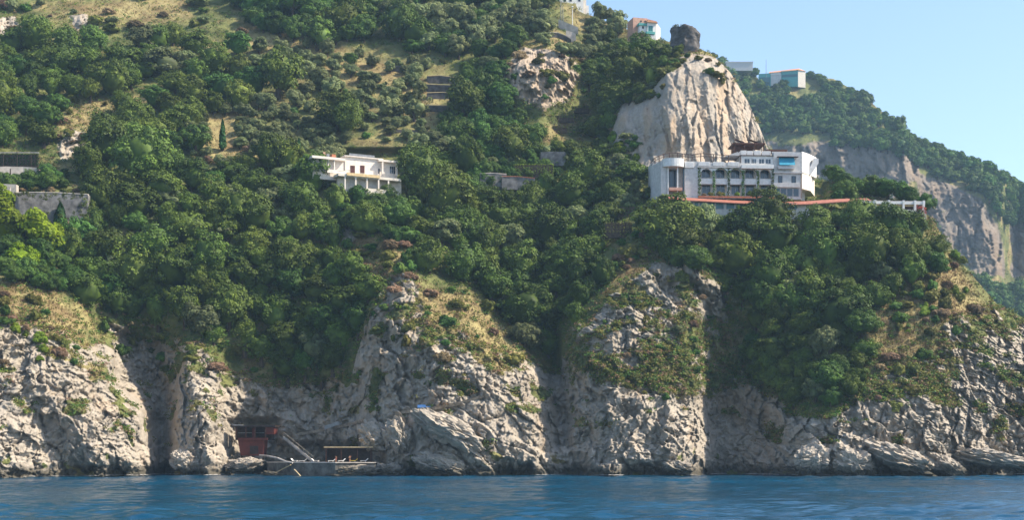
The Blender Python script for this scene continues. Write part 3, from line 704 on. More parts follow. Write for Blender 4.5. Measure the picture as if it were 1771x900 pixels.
for k, (pl, lo, hi, g, nm) in enumerate([([(430,60),(560,80),(740,110),(770,160),(820,260),(700,290),(480,270),(440,150)], 9, 21, 1.2, 80), ([(300,200),(430,190),(540,260),(430,300),(330,260)], 10, 18, 1.05, 30), ([(920,20),(1080,30),(1100,70),(1000,100),(930,70)], 9, 16, 1.1, 24), ([(640,300),(900,255),(930,300),(800,300)], 11, 20, 1.0, 20), ([(980,280),(1120,300),(1090,360),(1040,360)], 10, 16, 1.0, 12)]):
    scatter('olive', pl, lo, hi, g, nm, seed=90 + k)
# the hazy headland
HW = [[(1225,112),(1262,122),(1330,152),(1395,135),(1440,143),(1485,165),(1530,202),(1580,240),(1640,268),(1700,290),(1740,306),(1775,330),(1800,380),(1740,390),(1700,335),(1600,290),(1530,255),(1480,252),(1400,262),(1330,268),(1300,190)], [(1640,470),(1700,490),(1740,500),(1800,480),(1800,560),(1730,530)]]
for k, pl in enumerate(HW):
    scatter('far', pl, 9, 17, 0.82, 260, True, seed=120 + k, tries=9000)
hand('far', [(1314,150,9), (1326,158,10), (1340,154,10), (1354,146,10), (1368,141,9), (1384,138,10), (1345,165,10), (1360,158,10), (1400,132,9), (1415,134,9), (1262,114,8), (1276,115,9), (1294,118,8), (1306,124,9), (1232,100,9), (1246,106,10), (1325,126,6)], far=True)
# shrubs on ledges, slopes and clearings
for k, (pl, lo, hi, g, nm, bk) in enumerate([
  ([(0,480),(70,520),(150,600),(120,640),(0,640)], 6, 15, 1.2, 22, [0, 1, 2, 3]), ([(640,500),(820,500),(910,620),(760,660),(640,640)], 6, 16, 1.2, 24, [0, 1, 1, 3]), ([(560,390),(700,400),(720,480),(600,500)], 9, 18, 1.0, 18, [1, 3, 0]),
  ([(985,560),(1100,470),(1250,480),(1290,660),(1100,700),(1000,660)], 6, 14, 1.3, 26, [0, 1, 3, 4, 1]), ([(1460,550),(1600,470),(1740,540),(1640,600),(1560,720),(1480,690)], 6, 17, 1.1, 30, [0, 1, 3, 1]), ([(1560,420),(1640,420),(1700,500),(1600,560)], 7, 16, 1.1, 20, [0, 1, 2, 3]),
  ([(1075,75),(1150,72),(1175,84),(1185,100),(1150,130),(1120,170),(1065,180)], 7, 15, 0.95, 26, [0, 1, 1, 4]), ([(870,70),(1040,80),(1000,190),(880,180)], 6, 13, 1.3, 18, [1, 3, 0]), ([(-20,-20),(420,-20),(440,70),(340,50),(240,65),(-20,90)], 4, 16, 0.95, 30, [0, 1, 3, 4]),
  ([(430,40),(760,60),(800,240),(640,260),(440,200)], 4, 9, 1.2, 18, [4, 1, 0, 1]), ([(170,560),(420,600),(560,660),(380,650),(230,640)], 7, 16, 1.3, 16, [0, 3, 1]), ([(320,200),(440,190),(440,310),(330,300)], 6, 12, 1.1, 12, [1, 3, 4]), ([(110,160),(200,165),(200,250),(100,250)], 6, 12, 1.3, 12, [1, 3]), ([(1060,400),(1130,390),(1120,460),(1040,470)], 7, 16, 1.0, 14, [3, 1, 0]), ([(930,250),(1100,230),(1110,330),(1000,330)], 7, 14, 1.1, 20, [0, 2, 4])]):
    scatter('bush', pl, lo, hi, g, nm, bk=bk, seed=200 + k)

for q in [(3, 38, 328, 8), (1, 62, 330, 7), (3, 88, 329, 8), (1, 112, 331, 8), (3, 136, 333, 9), (1, 50, 366, 10), (3, 28, 284, 6), (1, 50, 286, 6), (0, 1155, 82, 9), (1, 1238, 130, 12), (1, 1208, 100, 7), (0, 1228, 124, 11), (1, 1248, 142, 9), (1, 1170, 97, 9), (0, 1130, 140, 11), (1, 1146, 150, 8), (1, 1120, 164, 11), (0, 1139, 166, 8), (1, 1156, 122, 9), (0, 1165, 110, 11), (1, 1180, 106, 9), (0, 1098, 170, 10), (0, 1188, 96, 8), (1, 1140, 122, 9), (3, 1225, 104, 7), (1, 1160, 112, 8), (1, 1242, 112, 7), (1, 1108, 172, 12), (0, 1075, 178, 8)]: bush(*q)
# cypresses
def cypress(x, ytop, ybot, w):
    p, _, _ = lookup(x, ybot); h = (ybot - ytop) / F * p.y; R = w / 2 / F * p.y
    r = np.random.default_rng(int(x)); n = 1500
    t = r.random(n) ** 0.8; prof = np.clip(np.minimum(t * 6 + 0.35, 1) * (1 - t) ** 0.6, 0.02, 1) * R
    a = r.random(n) * 6.283; rad = prof * (0.75 + 0.35 * r.random(n)) * (1 + 0.15 * np.sin(a * 3 + t * 9))
    c = np.stack([np.cos(a) * rad, np.sin(a) * rad, h * (0.06 + 0.94 * t)], 1)
    nn = np.stack([np.cos(a), np.sin(a), 0.5 + 0 * a], 1) + r.normal(size=(n, 3)) * 0.35; nn /= np.linalg.norm(nn, axis=1)[:, None]
    up = np.tile([0, 0, 1.0], (n, 1)); tt = np.cross(nn, up); tt /= np.linalg.norm(tt, axis=1)[:, None]; bb = np.cross(tt, nn)
    s = R * 0.22
    q = np.stack([c - tt * s, c - bb * s * 1.6, c + tt * s, c + bb * s * 1.6], 1).reshape(-1, 3)
    o = thing('cypress_tree', '', 'cypress', p)
    link('crown', mesh_from('crown', q, np.arange(len(q)).reshape(-1, 4), [M['leaf_cypress']]), o)
    m = MB(); m.tube([(0, 0, -0.4), (0, 0, h * 0.5), (0, 0, h * 0.9)], [R * 0.25, R * 0.6, R * 0.1], 7); m.build('trunk', M['bark'], o)
    return o
c = cypress(384, 208, 262, 13); c['label'] = 'tall lone pencil-shaped cypress above the dark oak wood'
c = cypress(516, 239, 268, 10); c['label'] = 'small pointed cypress beside the flat end of the white villa roof'
c = cypress(104, 354, 395, 22); c['label'] = 'short dark cypress in front of the grey concrete retaining wall'

# what nobody could count: low scrub and dry grass over the slopes
def scatter_cover(name, Tt, n, seed, blades, size, mats, weight, far=False):
    r = np.random.default_rng(seed)
    w = weight(Tt).ravel(); w = w / w.sum()
    k = r.choice(len(w), n, p=w)
    pos = np.stack([Tt['X'].ravel()[k], Tt['D'].ravel()[k], Tt['Z'].ravel()[k]], 1) + r.normal(size=(n, 3)) * np.array([0.3, 0.3, 0])
    sz = r.uniform(*size, n); mk = r.choice(len(mats), n, p=[m[1] for m in mats])
    B = blades
    v = r.normal(size=(n, B, 3)); v /= np.linalg.norm(v, axis=2)[..., None]; v[..., 2] = np.abs(v[..., 2])
    if size[1] < 0.75:   # tufts of blades
        base = pos[:, None] + v * np.array([0.5, 0.5, 0]) * sz[:, None, None]
        tip = base + (v * np.array([0.35, 0.35, 0]) + np.array([0, 0, 0.9])) * sz[:, None, None] * r.uniform(0.6, 1.2, (n, B, 1))
        side = np.cross(v, [0, 0, 1.0]); side /= np.linalg.norm(side, axis=2)[..., None] + 1e-6
        wd = side * 0.07 * sz[:, None, None]
        q = np.stack([base - wd, base + wd, tip + wd * 0.3, tip - wd * 0.3], 2)
    else:
        c = pos[:, None] + v * sz[:, None, None] * r.uniform(0.6, 1.0, (n, B, 1)) * np.array([1, 1, 0.7])
        nn = v + r.normal(size=(n, B, 3)) * 0.5; nn /= np.linalg.norm(nn, axis=2)[..., None]
        t = np.cross(nn, r.normal(size=(n, B, 3))); t /= np.linalg.norm(t, axis=2)[..., None]; b = np.cross(nn, t)
        s = 0.2 * (sz[:, None, None] ** 0.5) * r.uniform(0.7, 1.3, (n, B, 1))
        q = np.stack([c - t * s, c - b * s * 0.7, c + t * s, c + b * s * 0.7], 2)
    V = q.reshape(-1, 3)
    me = mesh_from(name, V, np.arange(len(V)).reshape(-1, 4), [m[0] for m in mats], midx=np.repeat(mk, B))
    return tag(link(name, me), kind='stuff')
dz = lambda Tt: np.clip(Tt['Z'], 0, None) > 6
scatter_cover('undergrowth', T, 17000, 5, 22, (0.76, 1.7), [(M['leaf_oak'], 0.3), (M['leaf_green'], 0.3), (M['leaf_broom'], 0.25), (M['leaf_bright'], 0.05), (M['leaf_dry'], 0.1)],
              lambda t: dz(t) * np.clip(1.0 - t['rock'] * 1.02 - t['dry'] * 0.32 - t['lush'] * 0.8, 0.0, 1) * (1 + 0.8 * (t['y'] < 450)))
scatter_cover('dry_grass', T, 30000, 6, 9, (0.35, 0.74), [(M['leaf_dry'], 0.55), (M['leaf_broom'], 0.45)],
              lambda t: dz(t) * np.clip(1.0 - t['rock'], 0.03, 1) * (0.15 + t['dry']))
scatter_cover('cliff_weeds', T, 7000, 8, 20, (0.76, 1.2), [(M['leaf_broom'], 0.5), (M['leaf_green'], 0.3), (M['leaf_dry'], 0.2)],
              lambda t: (t['Z'] > 8) * ((t['rock'] > 0.12) & (t['rock'] < 0.75)))
HT = dict(H); HT['y'] = np.zeros_like(H['X']) + 300
scatter_cover('headland_scrub', HT, 6000, 7, 20, (1.8, 4.0), [(M['leaf_green'], 0.55), (M['leaf_broom'], 0.3), (M['leaf_dry'], 0.15)], lambda t: np.clip(1.05 - t['rock'], 0.04, 1))
# ------------------------------------------------------------------ buildings and other things
class Frame:
    """local frame of a facade: x along it, y into the hill, z up; x()/z() turn a measured pixel into metres at depth y behind the facade"""
    def __init__(s, name, label, cat, px, py, D, deg, group=None):
        s.o = P(px, py, D); s.a = math.radians(deg)
        s.root = thing(name, label, cat, s.o, s.a, group)
    def x(s, px, ly=0.0):
        k = (px - CX) / F; c, n = math.cos(s.a), math.sin(s.a)
        return (k * (s.o.y + ly * c) - s.o.x + ly * n) / (c - k * n)
    def z(s, px, py, ly=0.0):
        D = s.o.y + s.x(px, ly) * math.sin(s.a) + ly * math.cos(s.a)
        return CH + (HY - py) / F * D - s.o.z
    def box(s, name, m, x0, x1, yt, yb, ly0, ly1, parent=None, bevel=0.0, ref=None):
        ref = ref if ref is not None else (x0 + x1) / 2
        mb = MB(); mb.box(s.x(x0, ly0), s.x(x1, ly0), ly0, ly1, s.z(ref, yb, ly0), s.z(ref, yt, ly0))
        return mb.build(name, m, parent or s.root, bevel=bevel)
    def window(s, x0, x1, yt, yb, ly, fm, gm=None, bars=1, fw=0.09, ref=None, name='window'):
        ref = ref if ref is not None else (x0 + x1) / 2
        a, b, lo, hi = s.x(x0, ly), s.x(x1, ly), s.z(ref, yb, ly), s.z(ref, yt, ly)
        mb = MB(); y0, y1 = ly - 0.06, ly + 0.02
        mb.box(a, b, y0, y1, lo, lo + fw).box(a, b, y0, y1, hi - fw, hi).box(a, a + fw, y0, y1, lo + fw, hi - fw).box(b - fw, b, y0, y1, lo + fw, hi - fw)
        for k in range(bars):
            c = a + (b - a) * (k + 1) / (bars + 1); mb.box(c - fw * 0.35, c + fw * 0.35, y0 + 0.005, y1, lo + fw, hi - fw)
        w = mb.build(name, fm, s.root)
        g = MB(); g.box(a + fw * 0.9, b - fw * 0.9, ly - 0.022, ly + 0.015, lo + fw * 0.9, hi - fw * 0.9); g.build('pane', gm or M['glass'], w)
        return w

def arch_wall(x0, x1, z0, z1, arches, y0, y1, step=0.12):
    """wall with round-headed openings (cx, half width, spring height)"""
    xs = set(np.arange(x0, x1, step)) | {x1}
    for c, h, sp in arches: xs |= {c - h, c + h, c - h + 1e-3, c + h - 1e-3}
    xs = sorted(xs)
    def low(x):
        for c, h, sp in arches:
            if abs(x - c) < h - 5e-4: return sp + math.sqrt(max(0, h * h - (x - c) ** 2))
        return z0
    mb = MB()
    for a, b in zip(xs[:-1], xs[1:]):
        la, lb = low(a), low(b)
        mb.add([(a, y0, la), (b, y0, lb), (b, y0, z1), (a, y0, z1), (a, y1, la), (b, y1, lb), (b, y1, z1), (a, y1, z1)],
               [(0, 1, 2, 3), (5, 4, 7, 6), (4, 5, 1, 0), (3, 2, 6, 7)])
    return mb

def leaf_cloud(name, pts, rad, m, parent, n=60, leaf=0.16, seed=1):
    """leaves gathered round a run of points (ivy, hedge tops, flowers)"""
    r = np.random.default_rng(seed); qs = []
    for p, R in zip(pts, rad):
        v = r.normal(size=(n, 3)); v /= np.linalg.norm(v, axis=1)[:, None]
        c = np.array(p) + v * np.array(R) * r.uniform(0.5, 1.05, (n, 1))
        nn = v + r.normal(size=(n, 3)) * 0.4; nn /= np.linalg.norm(nn, axis=1)[:, None]
        t = np.cross(nn, r.normal(size=(n, 3))); t /= np.linalg.norm(t, axis=1)[:, None]; b = np.cross(nn, t)
        s = leaf * r.uniform(0.7, 1.4, (n, 1))
        qs.append(np.stack([c - t * s, c - b * s * 0.8, c + t * s, c + b * s * 0.8], 1))
    V = np.concatenate(qs).reshape(-1, 3)
    return link(name, mesh_from(name, V, np.arange(len(V)).reshape(-1, 4), [m]), parent)

# ---- the arcaded hotel
h = Frame('hotel', 'white arcaded hotel with five ivy-clad arches, red lower roof and blue awning', 'hotel', 1145, 343, 417, 3)
W_, G_ = M['white'], M['greyplaster']
h.box('rear_wing', G_, 1128, 1392, 281, 346, 6.5, 15, ref=1240)
sw = MB(); sw.slab([(h.x(1143), 0.3), (h.x(1143) + 0.4, 0.3), (h.x(1127, 6.5) + 0.4, 6.5), (h.x(1127, 6.5), 6.5)], -6, h.z(1143, 279)); sw.build('side_wall', G_, h.root)
# stair tower with a rounded hood
for a, b in ((1143, 1156), (1184, 1207.5)): h.box('tower_wall', G_, a, b, 279, 352, 0, 2.6, ref=1175)
h.box('tower_back', G_, 1156, 1184, 279, 352, 2.2, 6.4, ref=1175)
hood = MB(); hp = []
xl, xr, zt, zb = h.x(1146), h.x(1182.5), h.z(1165, 275.5), h.z(1165, 289.5)
for k in range(13):
    a = math.pi * k / 12; hp.append(((xl + xr) / 2 + math.cos(math.pi - a) * (xr - xl) / 2, -0.1 - math.sin(a) * 2.0))
hood.slab(hp + [(xr, 2.0), (xl, 2.0)], zb, zt); hood.build('canopy', W_, h.root, smooth=False)
hs = MB(); hs.box(h.x(1184), h.x(1200), -0.3, 3, h.z(1190, 290.5), h.z(1190, 281)); hs.build('parapet', W_, h.root, bevel=0.05)
h.window(1157, 1171, 294, 328, 2.15, M['darkwood'], M['glass'], 1, 0.12, ref=1165)
h.window(1180.5, 1184, 292, 340, 0.4, M['darkwood'], M['glass'], 0, 0.1, ref=1182)
for c in (1155.7, 1172): h.box('column', W_, c - 1.1, c + 1.1, 289, 350, -0.5, -0.1, ref=1165)
h.box('balcony', M['pink'], 1157, 1180, 324.5, 329.5, -0.9, 1.8, ref=1168, bevel=0.04)
# arcade
AC = [1222, 1247, 1272.8, 1297.7, 1323.6]
zt_, zs_ = h.z(1272.8, 290), h.z(1272.8, 303.2)
arch_wall(h.x(1207.5), h.x(1338), -1.5, zt_, [(h.x(c), 1.82, zs_) for c in AC], 0, 0.9).build('arcade', W_, h.root)
h.box('loggia_wall', M['cream'], 1207.6, 1338, 290, 344, 2.3, 2.7, ref=1272.8)
h.box('loggia_floor', G_, 1207.6, 1338, 318, 320, 0.95, 2.25, ref=1272.8)
for k, c in enumerate(AC):
    a, b = h.x(c) - 1.95, h.x(c) + 1.95
    bm_ = MB(); bm_.box(a, b, 0.15, 0.4, h.z(1272.8, 319), h.z(1272.8, 309)); bm_.build('balcony', W_, h.root, bevel=0.03)
    h.window(c - 8.5, c + 6, 294.5, 308.5, 2.25, W_, M['glass'], 1, 0.07, ref=1272.8)
    h.window(c - 8, c + 6.5, 321, 337, 2.25, W_, M['glass'], 1, 0.07, ref=1272.8)
for k, c in enumerate([1209.5, 1234.5, 1260, 1285.3, 1310.7, 1336.5]):
    rr = random.Random(k); zz = np.linspace(-0.6, zs_ + rr.uniform(0.5, 2.2), 9)
    leaf_cloud('ivy', [(h.x(c) + rr.uniform(-0.1, 0.1), -0.12, z) for z in zz], [(rr.uniform(0.36, 0.5), 0.3, 0.7)] * 9, M['leaf_ivy'], h.root, 75, 0.13, k)
for k, c in enumerate(AC[1:4]):
    n = 13; pts = [(h.x(c) + math.cos(t) * 1.95, -0.06, zs_ + math.sin(t) * 1.95) for t in np.linspace(0.05, math.pi * (0.8 + 0.04 * k), n)]
    leaf_cloud('ivy', pts, [(0.17, 0.12, 0.17)] * n, M['leaf_ivy'], h.root, 20, 0.11, 40 + k)
h.box('cornice', G_, 1206, 1338.5, 288, 290, -0.5, 3.2, ref=1272.8)
for k in range(3): h.box('parapet', W_, 1208 + k * 25.3, 1227.5 + k * 25.3, 280, 287, -0.45, -0.15, ref=1245 , bevel=0.03)
h.box('parapet', G_, 1207, 1282, 281.5, 288, -0.1, 0.2, ref=1245)
h.box('roof_deck', M['concrete'], 1197, 1340, 287.5, 288.2, 0.25, 8, ref=1245)
pp = MB(); pp.prism([(h.x(1281), h.z(1308, 293)), (h.x(1336), h.z(1308, 293)), (h.x(1337), h.z(1308, 286.5)), (h.x(1281), h.z(1308, 286.5))], -1.3, 0.4); pp.build('parapet', W_, h.root, bevel=0.04)
h.box('upper_storey', W_, 1281, 1346.5, 269, 287, 0.6, 8, ref=1310)
h.box('roof_edge', M['rustmetal'], 1280, 1347, 268.4, 269.4, 0.2, 8.2, ref=1310)
for a, b, n in ((1287, 1297, 1), (1299, 1308.5, 2), (1312, 1322, 1), (1323.5, 1333.5, 1), (1338, 1345, 1)): h.window(a, b, 274.5, 283.5, 0.55, W_, M['glass'], n, 0.12, ref=1310)
# corner block with the blue awning
h.box('corner_block', G_, 1338.2, 1387, 263, 345, 0.15, 13, ref=1362)
aw = MB(); x0, x1 = h.x(1346.7), h.x(1373.6); za, zb = h.z(1360, 271.5), h.z(1360, 286.5)
aw.add([(x0, 0.05, za), (x1, 0.05, za), (x1, -1.1, zb), (x0, -1.1, zb), (x0, 0.05, za - 0.06), (x1, 0.05, za - 0.06), (x1, -1.1, zb - 0.06), (x0, -1.1, zb - 0.06)], [(0, 1, 2, 3), (7, 6, 5, 4), (0, 4, 5, 1), (1, 5, 6, 2), (2, 6, 7, 3), (3, 7, 4, 0)])
aw.build('awning', M['blue'], h.root)
h.box('balcony', G_, 1346, 1374.5, 287, 292, -0.9, 0.1, ref=1360)
h.box('roof_edge', M['rustmetal'], 1345, 1381, 270.3, 271.3, -1.0, 0.1, ref=1360)
h.box('floor_band', G_, 1338, 1383, 316.5, 324, -0.55, 0.1, ref=1360, bevel=0.03)
h.box('floor_band', G_, 1338, 1388, 297, 299.5, -0.4, 0.1, ref=1360)
for a, b in ((1346, 1353), (1369, 1376.5)): h.window(a, b, 304.5, 317, 0.12, M['darkwood'], M['glass'], 0, 0.1, ref=1360)
for a, b in ((1340, 1349), (1350, 1360), (1361, 1371), (1372, 1381.5)): h.window(a, b, 326, 340, 0.12, M['metal'], M['tealdark'] if a == 1340 else M['glass'], 0, 0.12, ref=1360)
h.box('drain_pipe', M['rustmetal'], 1385.4, 1386.4, 296, 344, -0.12, 0.1, ref=1386)
ew = MB(); zt = h.z(1387, 262); zb = h.z(1387, 298)
ew.slab([(h.x(1387), 0.1), (h.x(1404), 3.2), (h.x(1413, 8), 8.5), (h.x(1405, 13), 13), (h.x(1387), 13)], zb, zt); ew.build('end_wing', W_, h.root)
ew = MB(); ew.slab([(h.x(1387), 0.3), (h.x(1408), 4.0), (h.x(1409, 13), 13), (h.x(1387), 13)], h.z(1387, 326), zb - 0.02); ew.build('end_wing', M['cream'], h.root)
st = MB(); st.prism([(h.x(1398), h.z(1400, 297)), (h.x(1407), h.z(1400, 299)), (h.x(1421), h.z(1400, 278)), (h.x(1421), h.z(1400, 270)), (h.x(1412), h.z(1400, 270)), (h.x(1411), h.z(1400, 277))], 3.3, 6.5); st.build('stair_parapet', W_, h.root)
# roof terrace rail, white rooftop boxes, brown roof shelter
rl = MB(); pts = [(1126, 281.5, 6), (1133, 273, 6), (1140, 270, 6), (1148, 266.5, 6.5), (1158, 265, 6.5), (1172, 264.5, 6.5), (1180, 266, 6.5), (1190, 267, 5), (1197, 268, 4), (1212, 265.5, 0.5), (1234, 267, 0.3), (1260, 269, 0.3), (1281, 270, 0.3)]
tp_ = [(h.x(a, c), c, h.z(a, b, c)) for a, b, c in pts]; rl.tube(tp_, 0.11, 6); rl.tube([(a, b, c - 0.8) for a, b, c in tp_], 0.07, 6)
rl.build('railing', M['rustmetal'], h.root)
for (a, b, c), q in zip(tp_, pts):
    pm = MB(); pm.tube([(a, b, c + 0.1), (a, b, h.z(q[0], 283 if q[0] < 1200 else 288, b))], 0.15, 6); pm.build('post', M['rustmetal'], h.root)
for k, (a, b) in enumerate(((1281, 1291), (1292, 1302), (1304, 1316), (1318, 1333))): h.box('roof_unit', W_, a, b, 260.5 + (k % 2) * 0.8, 268.4, 2.0, 5, ref=1305, bevel=0.05)
h.box('parapet', G_, 1335, 1374, 262.5, 270, 1.0, 1.3, ref=1355)
sb = MB(); sb.prism([(h.x(1256), h.z(1270, 268)), (h.x(1282), h.z(1270, 268)), (h.x(1279), h.z(1270, 260))], 2.0, 8); sb.build('stair_roof', G_, h.root)
h.box('roof_shelter', M['brownwood'], 1268, 1324, 247, 249, 7, 15, ref=1290)
h.box('shelter_wall', M['brownwood'], 1270, 1302, 249, 262, 10, 14.5, ref=1290)
for c in (1271, 1288, 1305, 1321): h.box('post', M['brownwood'], c - 0.7, c + 0.7, 249, 270, 7.2, 7.5, ref=1290)
for a in (1272, 1296):
    pl = MB(); x0, x1 = h.x(a, 9), h.x(a + 15, 9); z0, z1 = h.z(1290, 241, 9), h.z(1290, 246.4, 9)
    pl.add([(x0, 8.5, z0), (x1, 8.5, z1), (x1, 11, z1 + 0.25), (x0, 11, z0 + 0.25), (x0, 8.5, z0 - 0.12), (x1, 8.5, z1 - 0.12), (x1, 11, z1 + 0.13), (x0, 11, z0 + 0.13)], [(0, 1, 2, 3), (7, 6, 5, 4), (0, 4, 5, 1), (1, 5, 6, 2), (2, 6, 7, 3), (3, 7, 4, 0)])
    pl.build('roof_panel', M['brownwood'], h.root)
h.box('roof_shelter', M['brownwood'], 1326, 1362, 258.5, 260.5, 8, 13, ref=1345)
for c in (1328, 1344, 1360): h.box('post', M['brownwood'], c - 0.6, c + 0.6, 260.5, 270, 8.2, 8.5, ref=1345)
# the long red roof over the lower storey
lr = MB(); fr = [(1157, 342.5), (1210, 345), (1270, 348.5), (1347, 352), (1400, 350.5), (1455, 346.5), (1508, 345)]
for (a, ya), (b, yb) in zip(fr[:-1], fr[1:]):
    f0, f1 = -5.4, -0.6
    q = [(h.x(a, f0), f0, h.z(a, ya + 2.4, f0)), (h.x(b, f0), f0, h.z(b, yb + 2.4, f0)), (h.x(b, f0), f1, h.z(b, yb - 3.2, f0) + 0.7), (h.x(a, f0), f1, h.z(a, ya - 3.2, f0) + 0.7)]
    lr.add(q + [(x, y, z - 0.22) for x, y, z in q], [(0, 1, 2, 3), (7, 6, 5, 4), (0, 4, 5, 1), (1, 5, 6, 2), (2, 6, 7, 3), (3, 7, 4, 0)])
lr.build('lower_roof', M['red_roof'], h.root)
h.box('terrace_edge', M['terracotta'], 1208, 1345, 339.5, 342.5, -0.95, -0.62, ref=1270)
h.box('lower_storey', M['greyplaster'], 1160, 1400, 351, 378, -4.2, -0.7, ref=1280)
for a, b in ((1165, 1176), (1178, 1188), (1190, 1199), (1201, 1208), (1210, 1220), (1223, 1236), (1238, 1252), (1256, 1270), (1274, 1290), (1296, 1314), (1318, 1334), (1340, 1356), (1362, 1378)):
    h.window(a, b, 350.5, 362, -4.25, M['metal'], M['tealdark'], 0, 0.14, ref=1270)
for k, (c, kd) in enumerate(((1218, 3), (1228, 1), (1244, 1), (1251, 2), (1275, 2), (1297, 2), (1305, 0), (1322, 2), (1330, 0))):
    o = link('potted_shrub', PROTO['bush'][kd]); R = 0.75 + 0.22 * (k % 3)
    ca, sa = math.cos(h.a), math.sin(h.a); lx, ly = h.x(c, -0.3), -0.32
    o.location = (h.o.x + lx * ca - ly * sa, h.o.y + lx * sa + ly * ca, h.o.z + h.z(c, 337, -0.3)); o.scale = (R, R * 0.6, R)
    tag(o, ['rusty', 'straw-green', 'straw-green', 'rounded', 'bushy bright', 'bright', 'dark', 'light', 'small'][k] + ' terrace shrub ' + ['in the first arch', 'at the foot of the second ivy column', 'in the second arch', 'beside the third ivy column', 'in the middle arch', 'in the fourth arch', 'beside the fifth ivy column', 'in the last arch', 'near the last ivy column'][k] + ' of the hotel', 'shrub', 'shrubs on the hotel terrace')

# ---- the white villa
v = Frame('villa', 'low white flat-roofed villa with two brown shuttered windows among dark trees', 'house', 597, 305, 430, 26)
v.box('wall', M['villa'], 597, 687, 272, 306, 0, 9, ref=620)
v.box('roof', M['villa'], 596, 663, 270.5, 272.2, -0.5, 9.3, ref=620)
v.box('roof', M['villa'], 655, 690, 277, 280.3, -1.4, 9.2, ref=672)
v.box('roof_rail', M['metal'], 604, 648, 266.5, 270.4, 0.4, 0.5, ref=620)
v.box('wing', M['villa'], 541, 596.5, 277, 312, 0.3, 8, ref=582)
v.box('wing_roof', M['villa'], 540, 597, 272.5, 276.8, -1.2, 8, ref=582)
for c in (578.5, 568): v.box('column', M['villa'], c - 0.9, c + 0.9, 277, 296, -0.9, -0.4, ref=582)
v.box('parapet', M['villa'], 566, 597, 294, 300, -1.0, -0.6, ref=582)
for a, b in ((606, 613.7), (623, 630.4)):
    v.window(a, b, 286.5, 299.5, -0.03, M['shutter'], M['shutter'], 1, 0.12, ref=(a + b) / 2)
v.window(654, 656.6, 292, 300, -0.03, M['darkwood'], M['glass'], 0, 0.06)
for c in (662, 686.5): v.box('column', M['villa'], c - 1.2, c + 1.2, 281, 303, -1.4, -0.8, ref=672)
v.window(673.5, 684, 287.5, 301, -0.03, M['villa'], M['glass'], 2, 0.1)
v.box('terrace', M['cream'], 585, 694, 303.5, 308, -4.5, 0, ref=630)
v.box('terrace_awning', M['straw'], 600, 657, 301, 306, -4.9, -4.55, ref=630)
for c in (597, 615.5, 635, 655, 672): v.box('column', M['villa'], c - 1.1, c + 1.1, 308, 332, -4.4, -3.8, ref=635)
v.box('lower_wall', M['cream'], 585, 694, 308, 340, -1.8, -0.2, ref=635)
for a, b in ((604, 613), (622, 632), (638, 652)): v.window(a, b, 311, 325, -1.84, M['villa'], M['greyplaster'], 0, 0.12, ref=635)
v.box('base_wall', M['cream'], 630, 682, 327, 340, -5.2, -4.6, ref=650)
rc = MB(); rc.tube([(v.x(576), -4.0, v.z(590, 302)), (v.x(598), -4.0, v.z(598, 298.5))], 0.07, 6).tube([(v.x(596), -4.0, v.z(597, 299)), (v.x(596), -4.0, v.z(597, 316))], 0.07, 6); rc.build('handrail', M['metal'], v.root)
for k, (a, b, c, d) in enumerate(((559, 563, 263, 271), (565, 570, 266, 272), (574, 581, 267, 272))): v.box('roof_unit', [M['pink'], M['metal'], M['terracotta']][k], a, b, c, d, 2, 4)

# ---- hilltop houses, tower, walls
k_ = Frame('house', 'pink and white hilltop house with orange roof beside the ruined stone tower', 'house', 1095, 66, 512, 14)
k_.box('wall', M['pink'], 1095, 1120, 30.5, 70, 2.5, 9, ref=1107)
k_.box('wall', W_, 1119.5, 1135.5, 39, 70, 0, 8, ref=1127)
e = MB(); e.slab([(k_.x(1135.6), 0.02), (k_.x(1142, 5), 5), (k_.x(1140, 9), 9), (k_.x(1135.6), 8)], k_.z(1135, 70), k_.z(1135, 40)); e.build('end_wall', M['cream'], k_.root)
rf = MB(); rf.prism([(k_.x(1118), k_.z(1127, 39.2)), (k_.x(1137), k_.z(1127, 39.2)), (k_.x(1134), k_.z(1127, 36.5)), (k_.x(1120), k_.z(1127, 34.2))], -0.6, 8.5); rf.build('roof', M['orange_roof'], k_.root)
k_.box('bay', W_, 1106, 1119, 43.5, 56, 0.6, 2.5, ref=1112); k_.box('bay_roof', M['teal'], 1105, 1120, 39.5, 43.5, 0.2, 2.6, ref=1112)
k_.window(1110.5, 1113.5, 45, 49, 0.55, M['darkwood']); k_.window(1121.5, 1129, 44, 54, -0.03, M['teal'], M['tealdark'], 1, 0.14)
k_.box('balcony', M['teal'], 1118, 1133, 54.5, 58.5, -1.0, 0.0, ref=1127); k_.box('lower_wall', M['greyplaster'], 1119.5, 1134, 60, 70, -0.8, -0.1, ref=1127)
for a in (1107.5, 1115): k_.window(a, a + 2.4, 35, 37.5, 2.45, M['darkwood'])
t_ = Frame('house', 'long teal hilltop house with orange roof on the far ridge', 'house', 1312, 150, 1285, -14)
t_.box('wall', M['teal'], 1312, 1333, 127, 162, 0, 9, ref=1322); t_.box('glazing', M['tealdark'], 1313, 1332, 133.5, 152, -0.1, -0.02, ref=1322)
t_.box('wall', G_, 1333.2, 1351, 127, 162, 0.4, 9, ref=1342); t_.box('upper_band', W_, 1333, 1350, 124.5, 129, 0.1, 9.2, ref=1342)
t_.box('wall', M['teal'], 1351.2, 1380, 121.5, 150, 0.2, 9, ref=1366); t_.box('glazing', M['tealdark'], 1352, 1379, 128.3, 133, 0.1, 0.17, ref=1366)
e = MB(); e.slab([(t_.x(1380.2), 0.25), (t_.x(1393, 4), 5), (t_.x(1390, 9), 9), (t_.x(1380.2), 9)], t_.z(1380, 150), t_.z(1380, 120.5)); e.build('end_wall', M['cream'], t_.root)
rf = MB(); x0, x1, x2 = t_.x(1330), t_.x(1381), t_.x(1394, 4)
